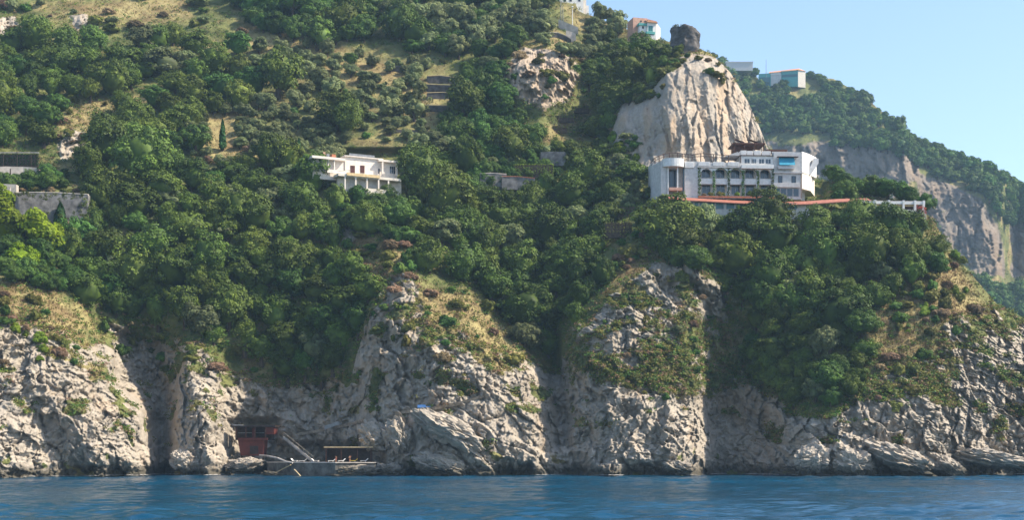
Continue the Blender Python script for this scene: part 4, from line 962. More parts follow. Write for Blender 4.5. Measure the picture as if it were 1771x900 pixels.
for (a, za, b, zb) in ((x0, t_.z(1331, 126.3), x1, t_.z(1380, 120.8)),):
    rf.add([(a, -0.5, za), (b, -0.5, zb), (x2, 4.8, zb - 0.3), (b, 9.5, zb + 0.6), (a, 9.5, za + 0.6), (b, 4.5, zb + 2.6), (a, 4.5, za + 2.4)], [(0, 1, 5, 6), (1, 2, 5), (2, 3, 5), (3, 4, 6, 5), (0, 6, 4), (0, 4, 3, 2, 1)])
rf.build('roof', M['orange_roof'], t_.root)
u_ = Frame('house', 'white block of a house half hidden by a dark tree at the hill crest', 'house', 968, 26, 552, 10)
u_.box('wall', W_, 968, 1009, -24, 34, 0, 9, ref=990); u_.box('wall', M['cream'], 1009.2, 1014, -16, 30, 1, 8, ref=1010); u_.box('wall', W_, 1014.2, 1018.5, 9, 30, 1.5, 7, ref=1015)
for a in (975, 985, 1000): u_.window(a, a + 4, -8, 2, -0.03, M['darkwood'])
u_.box('roof', M['orange_roof'], 966, 1011, -26, -23.8, -0.5, 9.5, ref=990)
f_ = Frame('flat_building', 'low pale flat-roofed building among treetops behind the rock pinnacle', 'building', 1256, 116, 1286, 0)
f_.box('wall', G_, 1256, 1302, 107.5, 122, 0, 8); f_.box('roof', W_, 1255, 1303, 106, 107.4, -0.4, 8.3)
g_ = Frame('flat_building', 'tiny white flat roof between two treetops just right of the ruined stone tower', 'building', 1216, 96, 1286, 0)
g_.box('wall', W_, 1216, 1229, 90, 104, 0, 6); g_.box('roof', G_, 1215.5, 1229.5, 89, 89.9, -0.3, 6.3)

def ruin():
    D = lookup(1183, 94)[0].y + 3.5; base = P(1183, 92, D); s = D / F
    o = thing('stone_tower', 'dark ruined round stone tower with broken top on the rock pinnacle', 'tower', base)
    nu, nv = 120, 50; u = np.arange(nu) / nu * 2 * np.pi; v2 = np.linspace(0, 1, nv)
    U, V = np.meshgrid(u, v2, indexing='ij')
    ox, oy = np.cos(u) * 3, np.sin(u) * 3
    top = 7.9 + 0.9 * fbm(ox, oy, ox * 0, 1.3, 3, 7) + 0.7 * np.cos(u + 2.2)
    K = 5; fa = (U * K / (2 * np.pi) + 0.3) % 1.0
    R = 5.0 * (0.62 + 0.38 * math.cos(math.pi / K) / np.cos((fa - 0.5) * 2 * np.pi / K)) * (1 + 0.08 * np.cos(U * 2 + 1)) - 0.3 * V - 1.3 * sstep(0.82, 1.0, V) * sstep(-0.2, 0.6, np.cos(U - 0.3))
    X = np.cos(U) * R * 1.06; Y = np.sin(U) * R * 0.9; Z = -4 + (top[:, None] + 4) * V
    d, e_ = cells(U * 5, Z, 0.9, 0.5, 3); dd = 0.45 * fbm(X, Y, Z, 2.0, 4, 8) + 0.14 * d + 0.9 * fbm(X, Y, Z, 4, 2, 9)
    X += np.cos(U) * dd; Y += np.sin(U) * dd
    Vt = np.stack([X, Y, Z], -1)
    inner = Vt[:, -1:].copy(); inner[..., :2] *= 0.72; inner[..., 2] -= 0.3
    deep = inner.copy(); deep[..., :2] *= 0.1; deep[..., 2] += 0.3
    Vt = np.concatenate([Vt, inner, deep], 1); nv += 2
    idx = np.arange(nu * nv).reshape(nu, nv); nx = np.roll(idx, -1, 0)
    q = np.stack([idx[:, :-1], nx[:, :-1], nx[:, 1:], idx[:, 1:]], -1).reshape(-1, 4)
    link('wall', mesh_from('wall', Vt.reshape(-1, 3), q, [M['stone']]), o)
    r = np.random.default_rng(4)
    aa = r.uniform(0, 2 * np.pi, 22)
    leaf_cloud('weeds', [(math.cos(a) * 3.4, math.sin(a) * 3.0, 8.0 + 0.9 * math.cos(a + 2.6)) for a in aa], [(0.9, 0.8, 0.5)] * 22, M['leaf_broom'], o, 40, 0.16, 3)
ruin()

def strip_wall(name, label, cat, m, line, hpx, thick=0.8, out=0.8, group=None, cap=None, top_px=0.0):
    """a wall that follows the ground along a run of pixels; the line is its top edge"""
    p0 = lookup(line[0][0], line[0][1] + hpx)[0]; D = [DA(x, y + hpx) - out for x, y in line]
    D = list(np.convolve([D[0]] + D + [D[-1]], [0.25, 0.5, 0.25], 'valid'))
    top = [P(x, y, d) for (x, y), d in zip(line, D)]; bot = [P(x, y + hpx, d) - Vector((0, 0, 1.5)) for (x, y), d in zip(line, D)]
    o = thing(name, label, cat, top[0], 0, group); n = len(line); mb = MB()
    for i in range(n - 1):
        a, b, c, d = top[i] - top[0], top[i + 1] - top[0], bot[i + 1] - top[0], bot[i] - top[0]
        k = Vector((0, thick + 1.5, 0))
        mb.add([a, b, c, d, a + k, b + k, c + k, d + k], [(0, 3, 2, 1), (4, 5, 6, 7), (0, 1, 5, 4), (3, 7, 6, 2), (0, 4, 7, 3), (1, 2, 6, 5)])
    mb.build('wall', m, o)
    if cap:
        cb = MB()
        for i in range(n - 1):
            a, b = top[i] - top[0], top[i + 1] - top[0]; u = Vector((0, -0.12, 0.02)); k = Vector((0, thick + 0.4, 0.02)); t = Vector((0, 0, 0.22))
            cb.add([a + u, b + u, b + k, a + k, a + u + t, b + u + t, b + k + t, a + k + t], [(0, 3, 2, 1), (4, 5, 6, 7), (0, 1, 5, 4), (1, 2, 6, 5), (2, 3, 7, 6), (3, 0, 4, 7)])
        cb.build('coping', cap, o)
    return o
bw_ = strip_wall('retaining_wall', 'big grey concrete retaining wall above the yellow-green tree', 'wall', M['oldwall'], [(26, 334), (60, 333.5), (100, 334), (152, 337)], 46, 0.8, 2.5, cap=M['paleconcrete'])
rq = np.random.default_rng(12)
leaf_cloud('ivy', [(rq.uniform(0, 21), -0.12, -abs(rq.normal(0, 1.1)) + 0.15) for _ in range(26)] + [(rq.uniform(0, 21), -0.2, rq.uniform(-7.5, -5)) for _ in range(14)], [(rq.uniform(0.5, 1.2), 0.3, rq.uniform(0.4, 0.8)) for _ in range(40)], M['leaf_broom'], bw_, 55, 0.14, 5)
strip_wall('retaining_wall', 'pale concrete wall under the green hillside cage', 'wall', M['paleconcrete'], [(-30, 289), (10, 288), (40, 288.5), (66, 290)], 20, 0.6, 2.5)
strip_wall('retaining_wall', 'low pale concrete wall edging the road at the picture edge', 'wall', M['paleconcrete'], [(-30, 318), (0, 318), (28, 319)], 13, 0.6, 4.0)
strip_wall('retaining_wall', 'sunlit pinkish retaining wall below the hilltop lamp posts', 'wall', M['paleconcrete'], [(966, 33), (983, 40), (1000, 47)], 14, 0.6, 1.5)
strip_wall('retaining_wall', 'small pinkish wall end just under the sunlit hilltop wall', 'wall', M['paleconcrete'], [(979, 52), (990, 55), (996, 59)], 12, 0.6, 3.0)
strip_wall('terrace_wall', 'low curved parapet wall above the brown rock outcrop', 'wall', M['stone'], [(938, 58), (950, 56.5), (965, 57), (978, 62), (988, 68)], 7, 0.4, 2.0, cap=M['paleconcrete'])
for k, (ln, hp, lab) in enumerate([([(738, 132), (760, 131), (786, 134)], 6, 'uppermost of the stepped dry-stone terrace walls'), ([(735, 146), (765, 147), (792, 148)], 8, 'grey dry-stone terrace wall second from the top step'),
   ([(738, 161), (765, 160), (790, 162)], 8, 'straw-edged dry-stone terrace wall on the middle step'), ([(730, 182), (755, 183), (780, 183)], 9, 'dry-stone terrace wall on the step above the dark oaks'), ([(668, 114), (700, 113), (730, 117)], 6, 'short earth terrace wall on the dry grass slope'),
   ([(680, 224), (720, 225), (760, 228)], 5, 'long low terrace wall under the olive grove')]):
    strip_wall('terrace_wall', lab, 'wall', M['stone'], ln, hp, 0.6, 1.6, 'dry-stone terrace walls', cap=M['straw'] if k < 4 else None)
strip_wall('terrace_wall', 'dark grey garden terrace wall right of the villa', 'wall', M['oldwall'], [(830, 301), (850, 300), (876, 302)], 14, 0.6, 3, 'garden terrace walls', cap=M['paleconcrete'])
strip_wall('terrace_wall', 'brown garden terrace wall below the clipped green bank', 'wall', M['oldwall'], [(868, 306), (895, 306), (925, 309)], 14, 0.6, 4, 'garden terrace walls', cap=M['terracotta'])
strip_wall('terrace_wall', 'grey terrace wall in shade under the vine terraces', 'wall', M['oldwall'], [(935, 263), (955, 262), (978, 263)], 16, 0.6, 3, 'garden terrace walls')

# green cage, posts, lamp posts
def hedge(name, label, cat, x0, x1, yt, yb, out, m, depth=1.6, group=None, rail=None, posts=0):
    D = DA((x0 + x1) / 2, yb) - out; a, b = P(x0, yb, D), P(x1, yt, D); o = thing(name, label, cat, a, 0, group)
    w, hh = b.x - a.x, b.z - a.z
    n = max(4, int(w / 0.9)) * max(1, int(hh / 0.9)); r = np.random.default_rng(abs(int(x0))); pts = []
    for i in range(max(4, int(w / 0.9))):
        for j in range(max(1, int(hh / 0.9))):
            pts.append(((i + 0.5) * w / max(4, int(w / 0.9)) + r.uniform(-.1, .1), depth / 2, (j + 0.5) * hh / max(1, int(hh / 0.9)) + r.uniform(-.06, .06)))
    leaf_cloud('foliage', pts, [(0.62, depth * 0.55, max(0.5, min(0.62, hh * 0.55)))] * len(pts), m, o, 90, 0.13, abs(int(x0)))
    core = MB(); core.box(0.2, w - 0.2, 0.3, depth - 0.3, -1.2, hh - 0.25); core.build('stems', M['bark'], o)
    if rail: 
        rb = MB(); rb.box(-0.3, w + 0.3, -0.2, 0.05, hh, hh + 0.28); rb.build('top_rail', rail, o)
    for k in range(posts):
        pb = MB(); x = (k + 0.5) * w / posts; pb.tube([(x, -0.15, -1.5), (x, -0.15, hh + 0.5)], 0.08, 6); pb.build('post', M['bark'], o)
    return o
hedge('trellis', 'dark green netted trellis with pale top rail on the terrace', 'trellis', -30, 66, 265, 286, 5.5, M['leaf_cypress'], 1.2, rail=M['paleconcrete'], posts=4)
for k, (a, b, yt, lab) in enumerate([(972, 1020, 182, 'uppermost vine row on a trellis right of the brown rock outcrop'), (950, 994, 198, 'middle vine row on a trellis under the uppermost one'), (955, 982, 216, 'shortest vine row at the bottom of the vine terraces')]):
    hedge('vine_row', lab, 'vines', a, b, yt, yt + 7, 3.0, M['leaf_bright'], 1.6, 'vine rows on the terraces', posts=4)
hedge('hedge', 'bright yellow-green clipped hedge block on the garden corner', 'hedge', 1098, 1117, 367, 381, 3.5, M['leaf_bright'], 2.5)
hedge('hedge', 'long dull yellow-green hedge with brown twiggy top below the garden', 'hedge', 1046, 1094, 383, 404, 4.0, M['leaf_broom'], 2.0)
hedge('hedge', 'dark clipped hedge between the garden path and the hotel oak', 'hedge', 1052, 1100, 355, 372, 3.0, M['leaf_green'], 1.6)
hedge('hedge', 'light green hedge bank above the brown terrace wall', 'hedge', 888, 958, 283, 303, 5.0, M['leaf_bright'], 2.2)
def pole(name, label, cat, x, yt, yb, D, r=0.11, lamp=False, m=None, group=None):
    a, b = P(x, yb, D), P(x, yt, D); o = thing(name, label, cat, a, 0, group); hh = b.z - a.z
    pb = MB(); pb.tube([(0, 0, -1), (0, 0, hh * 0.5), (0, 0, hh)], [r * 1.2, r, r * 0.8], 8); pb.build('post', m or M['metal'], o)
    if lamp:
        lb = MB(); lb.tube([(0, 0, hh - 0.05), (0, 0, hh + 0.25), (0, 0, hh + 0.55), (0, 0, hh + 0.65)], [0.2, 0.36, 0.3, 0.08], 10); lb.build('lamp_head', M['white'], o)
    else:
        lb = MB(); lb.tube([(0, 0, hh), (0, 0, hh + 0.12)], [r * 1.3, r * 1.0], 8); lb.build('cap', m or M['metal'], o)
    return o
pole('lamp_post', 'tall hilltop lamp post with a white globe over the sunlit wall', 'lamp post', 990, 13, 43, DA(990, 46) - 1.0, 0.14, True, M['white'])
pole('utility_pole', 'pale pole touching the top frame beside the hilltop house', 'pole', 970, -6, 34, DA(970, 38) - 1.5, 0.13, group='poles on the hilltop')
pole('utility_pole', 'shorter pale pole next to the hilltop lamp post', 'pole', 973.5, 10, 36, DA(973, 38) - 2.0, 0.13, group='poles on the hilltop')
pole('antenna_mast', 'thin antenna mast on the far ridge by the teal house', 'antenna', 1325, 103, 132, 1248, 0.2)
pole('fence_post', 'dark steel post standing on the pale concrete wall', 'post', 18, 293, 312, DA(18, 318) - 5, 0.2, m=M['darkwood'])
pole('fence_post', 'pale concrete gate post beside the big grey retaining wall', 'post', 17, 324, 338, DA(17, 340) - 4, 0.32, m=M['paleconcrete'])

# ---- white colonnaded terrace
c_ = Frame('terrace_pergola', 'white colonnaded dining terrace with straw awnings right of the hotel', 'pergola', 1488, 368, 409, 4)
c_.box('roof_beam', W_, 1487, 1600, 348.5, 353, -0.3, 0.3, ref=1545); c_.box('roof', M['paleconcrete'], 1488, 1600, 347.4, 348.4, -0.2, 5.5, ref=1545)
for c in (1489.5, 1514, 1538, 1563, 1583, 1598):
    k = c_.box('column', W_, c - 1.7, c + 1.7, 346.2, 374, -0.42, 0.42, ref=1545)
for a, b in ((1491, 1512.5), (1516, 1536), (1540, 1561), (1565, 1581)): c_.box('awning', M['straw'], a, b, 353.2, 357, 0.35, 0.45, ref=1545)
c_.box('floor', M['paleconcrete'], 1487, 1602, 368, 384, -0.8, 6, ref=1545); c_.box('parapet', G_, 1489, 1600, 362.5, 368, -0.75, -0.5, ref=1545)
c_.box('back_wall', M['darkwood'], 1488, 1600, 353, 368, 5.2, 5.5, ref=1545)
for k, x in enumerate((1500, 1525, 1552, 1573)):
    a = c_.o; ca, sa = math.cos(c_.a), math.sin(c_.a); lx, ly = c_.x(x, 1.5), 1.6
    o = thing('table', ['first', 'second', 'third', 'last'][k] + ' white-topped table on the colonnaded terrace counted from the hotel', 'table', (a.x + lx * ca - ly * sa, a.y + lx * sa + ly * ca, a.z + c_.z(1545, 368, 0)), c_.a, 'tables on the terrace')
    tb = MB(); tb.tube([(0, 0, 0.72), (0, 0, 0.76)], 0.75, 14); tb.build('tabletop', W_, o); lg = MB(); lg.tube([(0, 0, 0), (0, 0, 0.72)], [0.25, 0.06], 8); lg.build('leg', M['metal'], o)
    rgx = MB(); 
    for q in (-1.25, 1.25):
        cc = thing('chair', ['white chair on the hotel side of the ', 'white chair on the far side of the '][q > 0] + ['first', 'second', 'third', 'last'][k] + ' terrace table', 'chair', o.location + Vector((q, 0, 0)), c_.a, 'chairs on the terrace')
        s_ = MB(); s_.box(-0.24, 0.24, -0.24, 0.24, 0.43, 0.48); s_.build('seat', W_, cc)
        b_ = MB(); sg = 1 if q > 0 else -1; b_.box(min(sg * 0.2, sg * 0.25), max(sg * 0.2, sg * 0.25), -0.24, 0.24, 0.48, 0.95); b_.build('backrest', W_, cc)
        for i in (-0.2, 0.2):
            for j in (-0.2, 0.2):
                l_ = MB(); l_.box(i - 0.02, i + 0.02, j - 0.02, j + 0.02, 0, 0.43); l_.build('leg', W_, cc)
bp_ = thing('bougainvillea', 'red flowering bougainvillea at the end of the white colonnade', 'plant', P(1592, 372, 407.5))
rr = np.random.default_rng(3); leaf_cloud('blossom', [(rr.uniform(-1.2, 1.4), rr.uniform(-.4, .3), rr.uniform(-0.5, 3.0)) for _ in range(14)], [(0.5, 0.4, 0.45)] * 14, M['flower'], bp_, 38, 0.11, 9)
st_ = MB(); st_.tube([(0, 0, -1), (0.2, 0, 1.2), (0.1, 0, 2.6)], [0.1, 0.08, 0.03], 6); st_.build('stem', M['bark'], bp_)

# ---- the bathing place
def world_poly(pts, z0, z1, name, m, parent, base):
    mb = MB(); mb.slab([((x - CX) / F * D - base.x, D - base.y) for x, D in pts], z0 - base.z, z1 - base.z); return mb.build(name, m, parent)
pb_ = Vector((P(560, 800, 361).x, 361, 0)); zt = 3.3
plat = thing('bathing_platform', 'concrete bathing platform with a pale top edge at the water', 'platform', pb_)
PO = [(462, 371), (503, 360), (580, 353.5), (650, 358), (668, 388), (470, 394)]
world_poly(PO, -3, zt, 'base', M['quay'], plat, pb_)
PO2 = [(461, 370.9), (503, 359.7), (580, 353.2), (651, 357.8), (668.5, 388), (470, 394)]
world_poly(PO2, zt + 0.003, zt + 0.22, 'top_edge', M['paleconcrete'], plat, pb_)
rp = MB(); q = [P(x, y, d) - pb_ for x, y, d in ((449, 788, 369), (463, 789.5, 365), (480, 793, 362), (494, 799, 360), (506, 801.5, 358.8))]; rp.tube(q, 0.22, 6); rp.build('ramp_edge', M['paleconcrete'], plat)
pl_, _, _ = lookup(440, 789)
b_ = Frame('beach_bar', 'red-brown wooden beach bar on stilts under the shaded cliff', 'bar', 436, 789, 374, -4)
b_.box('roof', M['darkwood'], 398, 476, 736.5, 739, -1.2, 5, ref=436); b_.box('roof_edge', M['white'], 402, 420, 735.6, 736.4, -1.15, -0.7, ref=436)
b_.box('back_wall', M['darkwood'], 407, 474, 739, 762, 3.5, 4.0, ref=436)
b_.box('counter', M['redwood'], 411, 462, 758, 762, -0.8, 0.6, ref=436)
lo = MB(); lo.prism([(b_.x(412), b_.z(436, 762)), (b_.x(458), b_.z(436, 762)), (b_.x(455), b_.z(436, 789)), (b_.x(417), b_.z(436, 789))], -0.4, 3.4); lo.build('lower_wall', M['redwood'], b_.root)
b_.box('hatch', M['darkwood'], 432, 446.5, 772, 786, -0.5, -0.42, ref=436)
b_.box('side_panel', M['redwood'], 460, 474, 740, 752, -0.5, 3.4, ref=436)
for c in (409, 425, 441, 459): b_.box('post', M['brownwood'], c - 0.8, c + 0.8, 739, 758, -0.7, -0.5, ref=436)
b_.box('post', M['redwood'], 436, 441, 741, 758, 0.8, 1.2, ref=436)
b_.box('shelf', M['metal'], 412, 456, 749, 750, 2.6, 3.4, ref=436)
for c in (418, 436, 455): b_.box('stilt', M['darkwood'], c - 0.8, c + 0.8, 789.2, 802, 0, 0.3, ref=436)
s_ = Frame('sun_shelter', 'dark brown open-fronted sun shelter at the back of the bathing platform', 'shelter', 563, 800, 361.5, 3)
s_.box('roof', M['straw'], 560, 645, 773.4, 775, -0.7, 4.5, ref=603); s_.box('back_wall', M['darkwood'], 563, 644, 775, 800, 4.0, 4.3, ref=603); s_.box('fascia', M['darkwood'], 562, 634, 775, 777.4, -0.5, -0.35, ref=603)
for c in (564, 590, 618, 641.5): s_.box('post', M['brownwood'], c - 0.6, c + 0.6, 775, 801, -0.3, -0.1, ref=603)
s_.box('side_wall', M['darkwood'], 563, 564.4, 776, 800, 0, 4, ref=603)
def lounger(label, x, D, m, rz):
    o = thing('sun_lounger', label, 'sun lounger', (P(x, 800, D).x, D, zt + 0.22), rz, 'sun loungers on the platform')
    a = MB(); a.box(-1.0, 0.3, -0.32, 0.32, 0.32, 0.42); a.build('seat', m, o, bevel=0.02)
    a = MB(); a.prism([(0.3, 0.34), (0.36, 0.30), (0.98, 0.86), (0.92, 0.92)], -0.32, 0.32); a.build('backrest', m, o)
    for i in (-0.85, 0.25):
        for j in (-0.27, 0.27): l = MB(); l.box(i - 0.03, i + 0.03, j - 0.03, j + 0.03, 0, 0.32); l.build('leg', M['white'], o)
for lab, x, D, m, rz in (('white lounger at the narrow end of the bathing platform', 509, 360.4, M['towel'], 2.7), ('second white lounger from the narrow platform end', 524, 359.2, M['towel'], 0.2), ('white lounger in the middle of the platform near the stairs', 545, 358.2, M['towel'], 2.9),
    ('white lounger beside the red-suited bather', 574, 356.6, M['towel'], 0.3), ('tilted white lounger between the two bathers', 591, 356.8, M['towel'], 0.5), ('yellow lounger next to the tanned bather', 612, 357.4, M['yellow'], 0.1), ('white lounger under the lit end of the shelter', 630, 358.6, M['towel'], 0.3)):
    lounger(lab, x, D, m, rz)
def person(label, x, D, arms, suit, rz, hgt=1.72):
    o = thing('person', label, 'person', (P(x, 800, D).x, D, zt + 0.22), rz)
    k = hgt / 1.75
    J = {'pel': (0, 0, .95), 'sp': (0, 0, 1.15), 'ch': (0, .01, 1.36), 'nk': (0, 0, 1.49), 'hd': (0, -.02, 1.60), 'tp': (0, -.01, 1.73), 'lh': (-.1, 0, .9), 'lk': (-.12, -.03, .49), 'la': (-.12, .02, .08), 'lf': (-.14, -.16, .03), 'rh': (.1, 0, .9), 'rk': (.13, -.06, .49), 'ra': (.14, .0, .08), 'rf': (.17, -.17, .03),
         'ls': (-.19, 0, 1.42), 'rs': (.19, 0, 1.42)}
    J.update(arms)
    E = [('pel', 'sp'), ('sp', 'ch'), ('ch', 'nk'), ('nk', 'hd'), ('hd', 'tp'), ('pel', 'lh'), ('lh', 'lk'), ('lk', 'la'), ('la', 'lf'), ('pel', 'rh'), ('rh', 'rk'), ('rk', 'ra'), ('ra', 'rf'), ('ch', 'ls'), ('ls', 'le'), ('le', 'lw'), ('lw', 'lhd'), ('ch', 'rs'), ('rs', 're'), ('re', 'rw'), ('rw', 'rhd')]
    rad = dict(pel=.15, sp=.125, ch=.15, nk=.06, hd=.098, tp=.07, lh=.095, rh=.095, lk=.06, rk=.06, la=.042, ra=.042, lf=.035, rf=.035, ls=.06, rs=.06, le=.042, re=.042, lw=.03, rw=.03, lhd=.035, rhd=.035)
    ns = list(J); me = bpy.data.meshes.new('body'); me.from_pydata([tuple(c * k for c in J[n]) for n in ns], [(ns.index(a), ns.index(b)) for a, b in E], [])
    t = bpy.data.objects.new('body_tmp', me); COL.objects.link(t); t.modifiers.new('s', 'SKIN'); t.modifiers.new('u', 'SUBSURF').levels = 2
    for i, n in enumerate(ns):
        sv = me.skin_vertices[0].data[i]; sv.radius = (rad[n] * k, rad[n] * k * (0.72 if n in ('pel', 'sp', 'ch') else 1)); sv.use_root = (n == 'pel')
    dg = bpy.context.evaluated_depsgraph_get(); dg.update(); m2 = bpy.data.meshes.new_from_object(t.evaluated_get(dg)); bpy.data.objects.remove(t)
    m2.name = 'body'; m2.materials.clear(); m2.materials.append(M['skin']); m2.materials.append(suit)
    for p in m2.polygons: p.use_smooth = True
    b = link('body', m2, o)
    sh = MB(); n = 14; vs = []
    for z, rx, ry in ((.80, .19, .135), (.93, .175, .13), (1.0, .155, .12)):
        vs += [(math.cos(2 * math.pi * i / n) * rx * k, math.sin(2 * math.pi * i / n) * ry * k, z * k) for i in range(n)]
    sh.add(vs, [(r * n + i, r * n + (i + 1) % n, (r + 1) * n + (i + 1) % n, (r + 1) * n + i) for r in range(2) for i in range(n)]); sh.build('swimwear', suit, o, smooth=True)
    hb = MB(); vs = []
    for z, r_ in ((1.60, .10), (1.66, .108), (1.72, .092), (1.765, .045)): vs += [(math.cos(2 * math.pi * i / n) * r_ * k, (.015 + math.sin(2 * math.pi * i / n) * r_) * k, z * k) for i in range(n)]
    hb.add(vs, [(r * n + i, r * n + (i + 1) % n, (r + 1) * n + (i + 1) % n, (r + 1) * n + i) for r in range(3) for i in range(n)] + [tuple(range(3 * n, 4 * n))]); hb.build('hair', M['hair'], o, smooth=True)
person('tanned person standing with a raised arm beside the yellow lounger', 605, 356.4, dict(le=(-.33, -.05, 1.2), lw=(-.25, -.2, 1.02), lhd=(-.22, -.26, .97), re=(.36, -.06, 1.3), rw=(.34, -.14, 1.56), rhd=(.3, -.16, 1.64)), M['darkwood'], 0.5)
person('person in red swimwear standing between two white loungers', 581, 355.8, dict(le=(-.27, .02, 1.15), lw=(-.27, -.08, .9), lhd=(-.27, -.12, .82), re=(.27, .02, 1.15), rw=(.28, -.1, .92), rhd=(.28, -.14, .84)), M['swim_red'], -0.4, 1.66)
# steps down the cliff, path, rails, the blue shelter
sc = thing('staircase', 'pale concrete steps slanting down the cliff to the bathing platform', 'stairs', P(543, 798, 364))
a, b = P(490, 754, 374), P(543, 797.5, 364); n = 24
mb = MB()
for k in range(n):
    t0, t1 = k / n, (k + 1) / n; p, q = a.lerp(b, t0) - sc.location, a.lerp(b, t1) - sc.location
    mb.box(p.x, q.x, p.y - 0.5, p.y + 0.7, q.z - 0.7, q.z + 0.03)
mb.build('steps', M['concrete'], sc)
rl = MB(); rl.tube([a + Vector((0, -0.45, 0.95)) - sc.location, b + Vector((0, -0.45, 0.95)) - sc.location], 0.05, 6)
for k in range(7): p = a.lerp(b, k / 6) - sc.location; rl.tube([p + Vector((0, -0.45, -0.1)), p + Vector((0, -0.45, 0.95))], 0.035, 5)
rl.build('handrail', M['pathstone'], sc)
PATH = [(488, 752), (520, 749), (560, 742), (600, 733), (640, 722), (680, 713), (715, 709), (752, 704), (790, 697), (830, 685), (865, 673), (900, 663), (922, 658)]
pd = [DA(x, y) for x, y in PATH]; pd = np.minimum(np.convolve([pd[0]] + pd + [pd[-1]], [0.25, 0.5, 0.25], 'valid'), np.array(pd)) - 0.7
pc = [P(x, y, d) for (x, y), d in zip(PATH, pd)]
mb = MB()
for p, q in zip(pc[:-1], pc[1:]):
    k = Vector((0, 2.2, 0)); dn = Vector((0, 0.5, -0.75))
    mb.add([p, q, q + k, p + k, p + dn, q + dn, q + k + dn, p + k + dn], [(0, 1, 2, 3), (7, 6, 5, 4), (0, 4, 5, 1), (1, 5, 6, 2), (2, 6, 7, 3), (3, 7, 4, 0)])
tag(mb.build('path', M['pathstone']), kind='structure')
rt = thing('railing', 'thin brown handrail along the upper cliff path', 'railing', pc[7])
for p in pc[7:]:
    r_ = MB(); r_.tube([p + Vector((0, 0.1, -0.2)) - rt.location, p + Vector((0, 0.1, 1.0)) - rt.location], 0.05, 5); r_.build('post', M['rustmetal'], rt)
r_ = MB(); r_.tube([p + Vector((0, 0.1, 0.95)) - rt.location for p in pc[7:]], 0.045, 5); r_.build('rail', M['rustmetal'], rt)
x0, x1 = 722, 748; D = min(DA(735, 706), DA(735, 712), DA(724, 708), DA(746, 708)) - 1.5; bl = P(722, 713, D); be = P(748, 713, D)
bs = thing('path_shelter', 'pale blue canvas shelter on the path across the slabby spur', 'shelter', bl); w_ = be.x - bl.x
mb = MB(); mb.add([(0, 0, 1.05), (w_, 0, 1.25), (w_ - 0.2, 1.6, 2.0), (-0.1, 1.6, 1.8), (0, 0, 1.0), (w_, 0, 1.2), (w_ - 0.2, 1.6, 1.95), (-0.1, 1.6, 1.75)], [(0, 1, 2, 3), (7, 6, 5, 4), (0, 4, 5, 1), (1, 5, 6, 2), (2, 6, 7, 3), (3, 7, 4, 0)]); mb.build('canopy', M['paleblue'], bs)
mb = MB(); mb.box(0.1, w_ + 0.1, -0.15, -0.08, 0.1, 0.65); mb.build('front_screen', M['paleblue'], bs)
for c in (0.05, w_ - 0.08): mb = MB(); mb.box(c, c + 0.08, -0.05, 0.03, -1.0, 1.1); mb.build('post', M['metal'], bs)
D = DA(573, 745) - 1.2; a, b = P(561, 744, D), P(587, 735, D)
ps = thing('railing', 'grey-blue railing panel on the shaded path above the beach steps', 'railing', a); mb = MB(); dd = b - a
mb.add([(0, 0, 0), dd, dd + Vector((0, 0, 1.0)), (0, 0, 1.0), (0, .08, 0), dd + Vector((0, .08, 0)), dd + Vector((0, .08, 1.0)), (0, .08, 1.0)], [(0, 1, 2, 3), (7, 6, 5, 4), (0, 4, 5, 1), (1, 5, 6, 2), (2, 6, 7, 3), (3, 7, 4, 0)]); mb.build('panel', M['metal'], ps)
for t in (0.05, 0.5, 0.95): mb = MB(); p = dd * t; mb.tube([p + Vector((0, -.04, -.8)), p + Vector((0, -.04, 1.15))], 0.05, 6); mb.build('post', M['metal'], ps)
for k, (a, b) in enumerate(((P(476, 819, 363.5), P(503, 805, 359.2)), (P(509, 813, 358.2), P(521, 826, 356.3)))):
    o = thing('wooden_pole', ['bleached pole leaning from the water rock up to the platform corner', 'short pole leaning against the shaded platform wall'][k], 'pole', a)
    mb = MB(); mb.tube([(0, 0, 0), (b - a) * 0.5 + Vector((0, 0, 0.04)), b - a], [0.16, 0.15, 0.12], 8); mb.build('shaft', M['straw'], o)

# boulders along the shore
def boulder(label, x, y, wpx, hpx, seed, out=1.0, tilt=0.0, D=None):
    D = (D or min(DA(x, y), DA(x - wpx * 0.5, y), DA(x + wpx * 0.5, y))) - out; p = P(x, y, D); s = D / F
    bm = bmesh.new(); bmesh.ops.create_icosphere(bm, subdivisions=5, radius=1.0)
    c = np.array([q.co[:] for q in bm.verts]); r, u2 = wpx / 2 * s, hpx / 2 * s
    X = c * np.array([r, (r + u2) * 0.45, u2])
    k = fbm(c[:, 0] + seed, c[:, 1], c[:, 2], 0.8, 4, seed) * 0.35
    h1, _ = cells(c[:, 0] * 2 + c[:, 1] + seed, c[:, 2] * 2 - c[:, 1], 0.9, 0.9, seed, 0.7); h2, _ = cells(c[:, 0] * 3 + seed, c[:, 2] * 3 + c[:, 1] * 2, 0.6, 0.6, seed + 9, 0.7)
    X = X * (1 + k * 0.6 + 0.26 * h1 + 0.15 * h2)[:, None]
    a = math.radians(tilt); X = np.stack([X[:, 0] * math.cos(a) - X[:, 2] * math.sin(a), X[:, 1], X[:, 0] * math.sin(a) + X[:, 2] * math.cos(a)], 1)
    f = [[q.index for q in t.verts] for t in bm.faces]; bm.free()
    me = bpy.data.meshes.new('boulder'); me.from_pydata([tuple(q) for q in (X + np.array(p))], [], f); me.materials.append(M['hill'])
    l = me.attributes.new('rock', 'FLOAT', 'POINT'); l.data.foreach_set('value', np.ones(len(X), np.float32))
    o = link('boulder', me); tag(o, label, 'boulder', 'boulders along the waterline'); return o
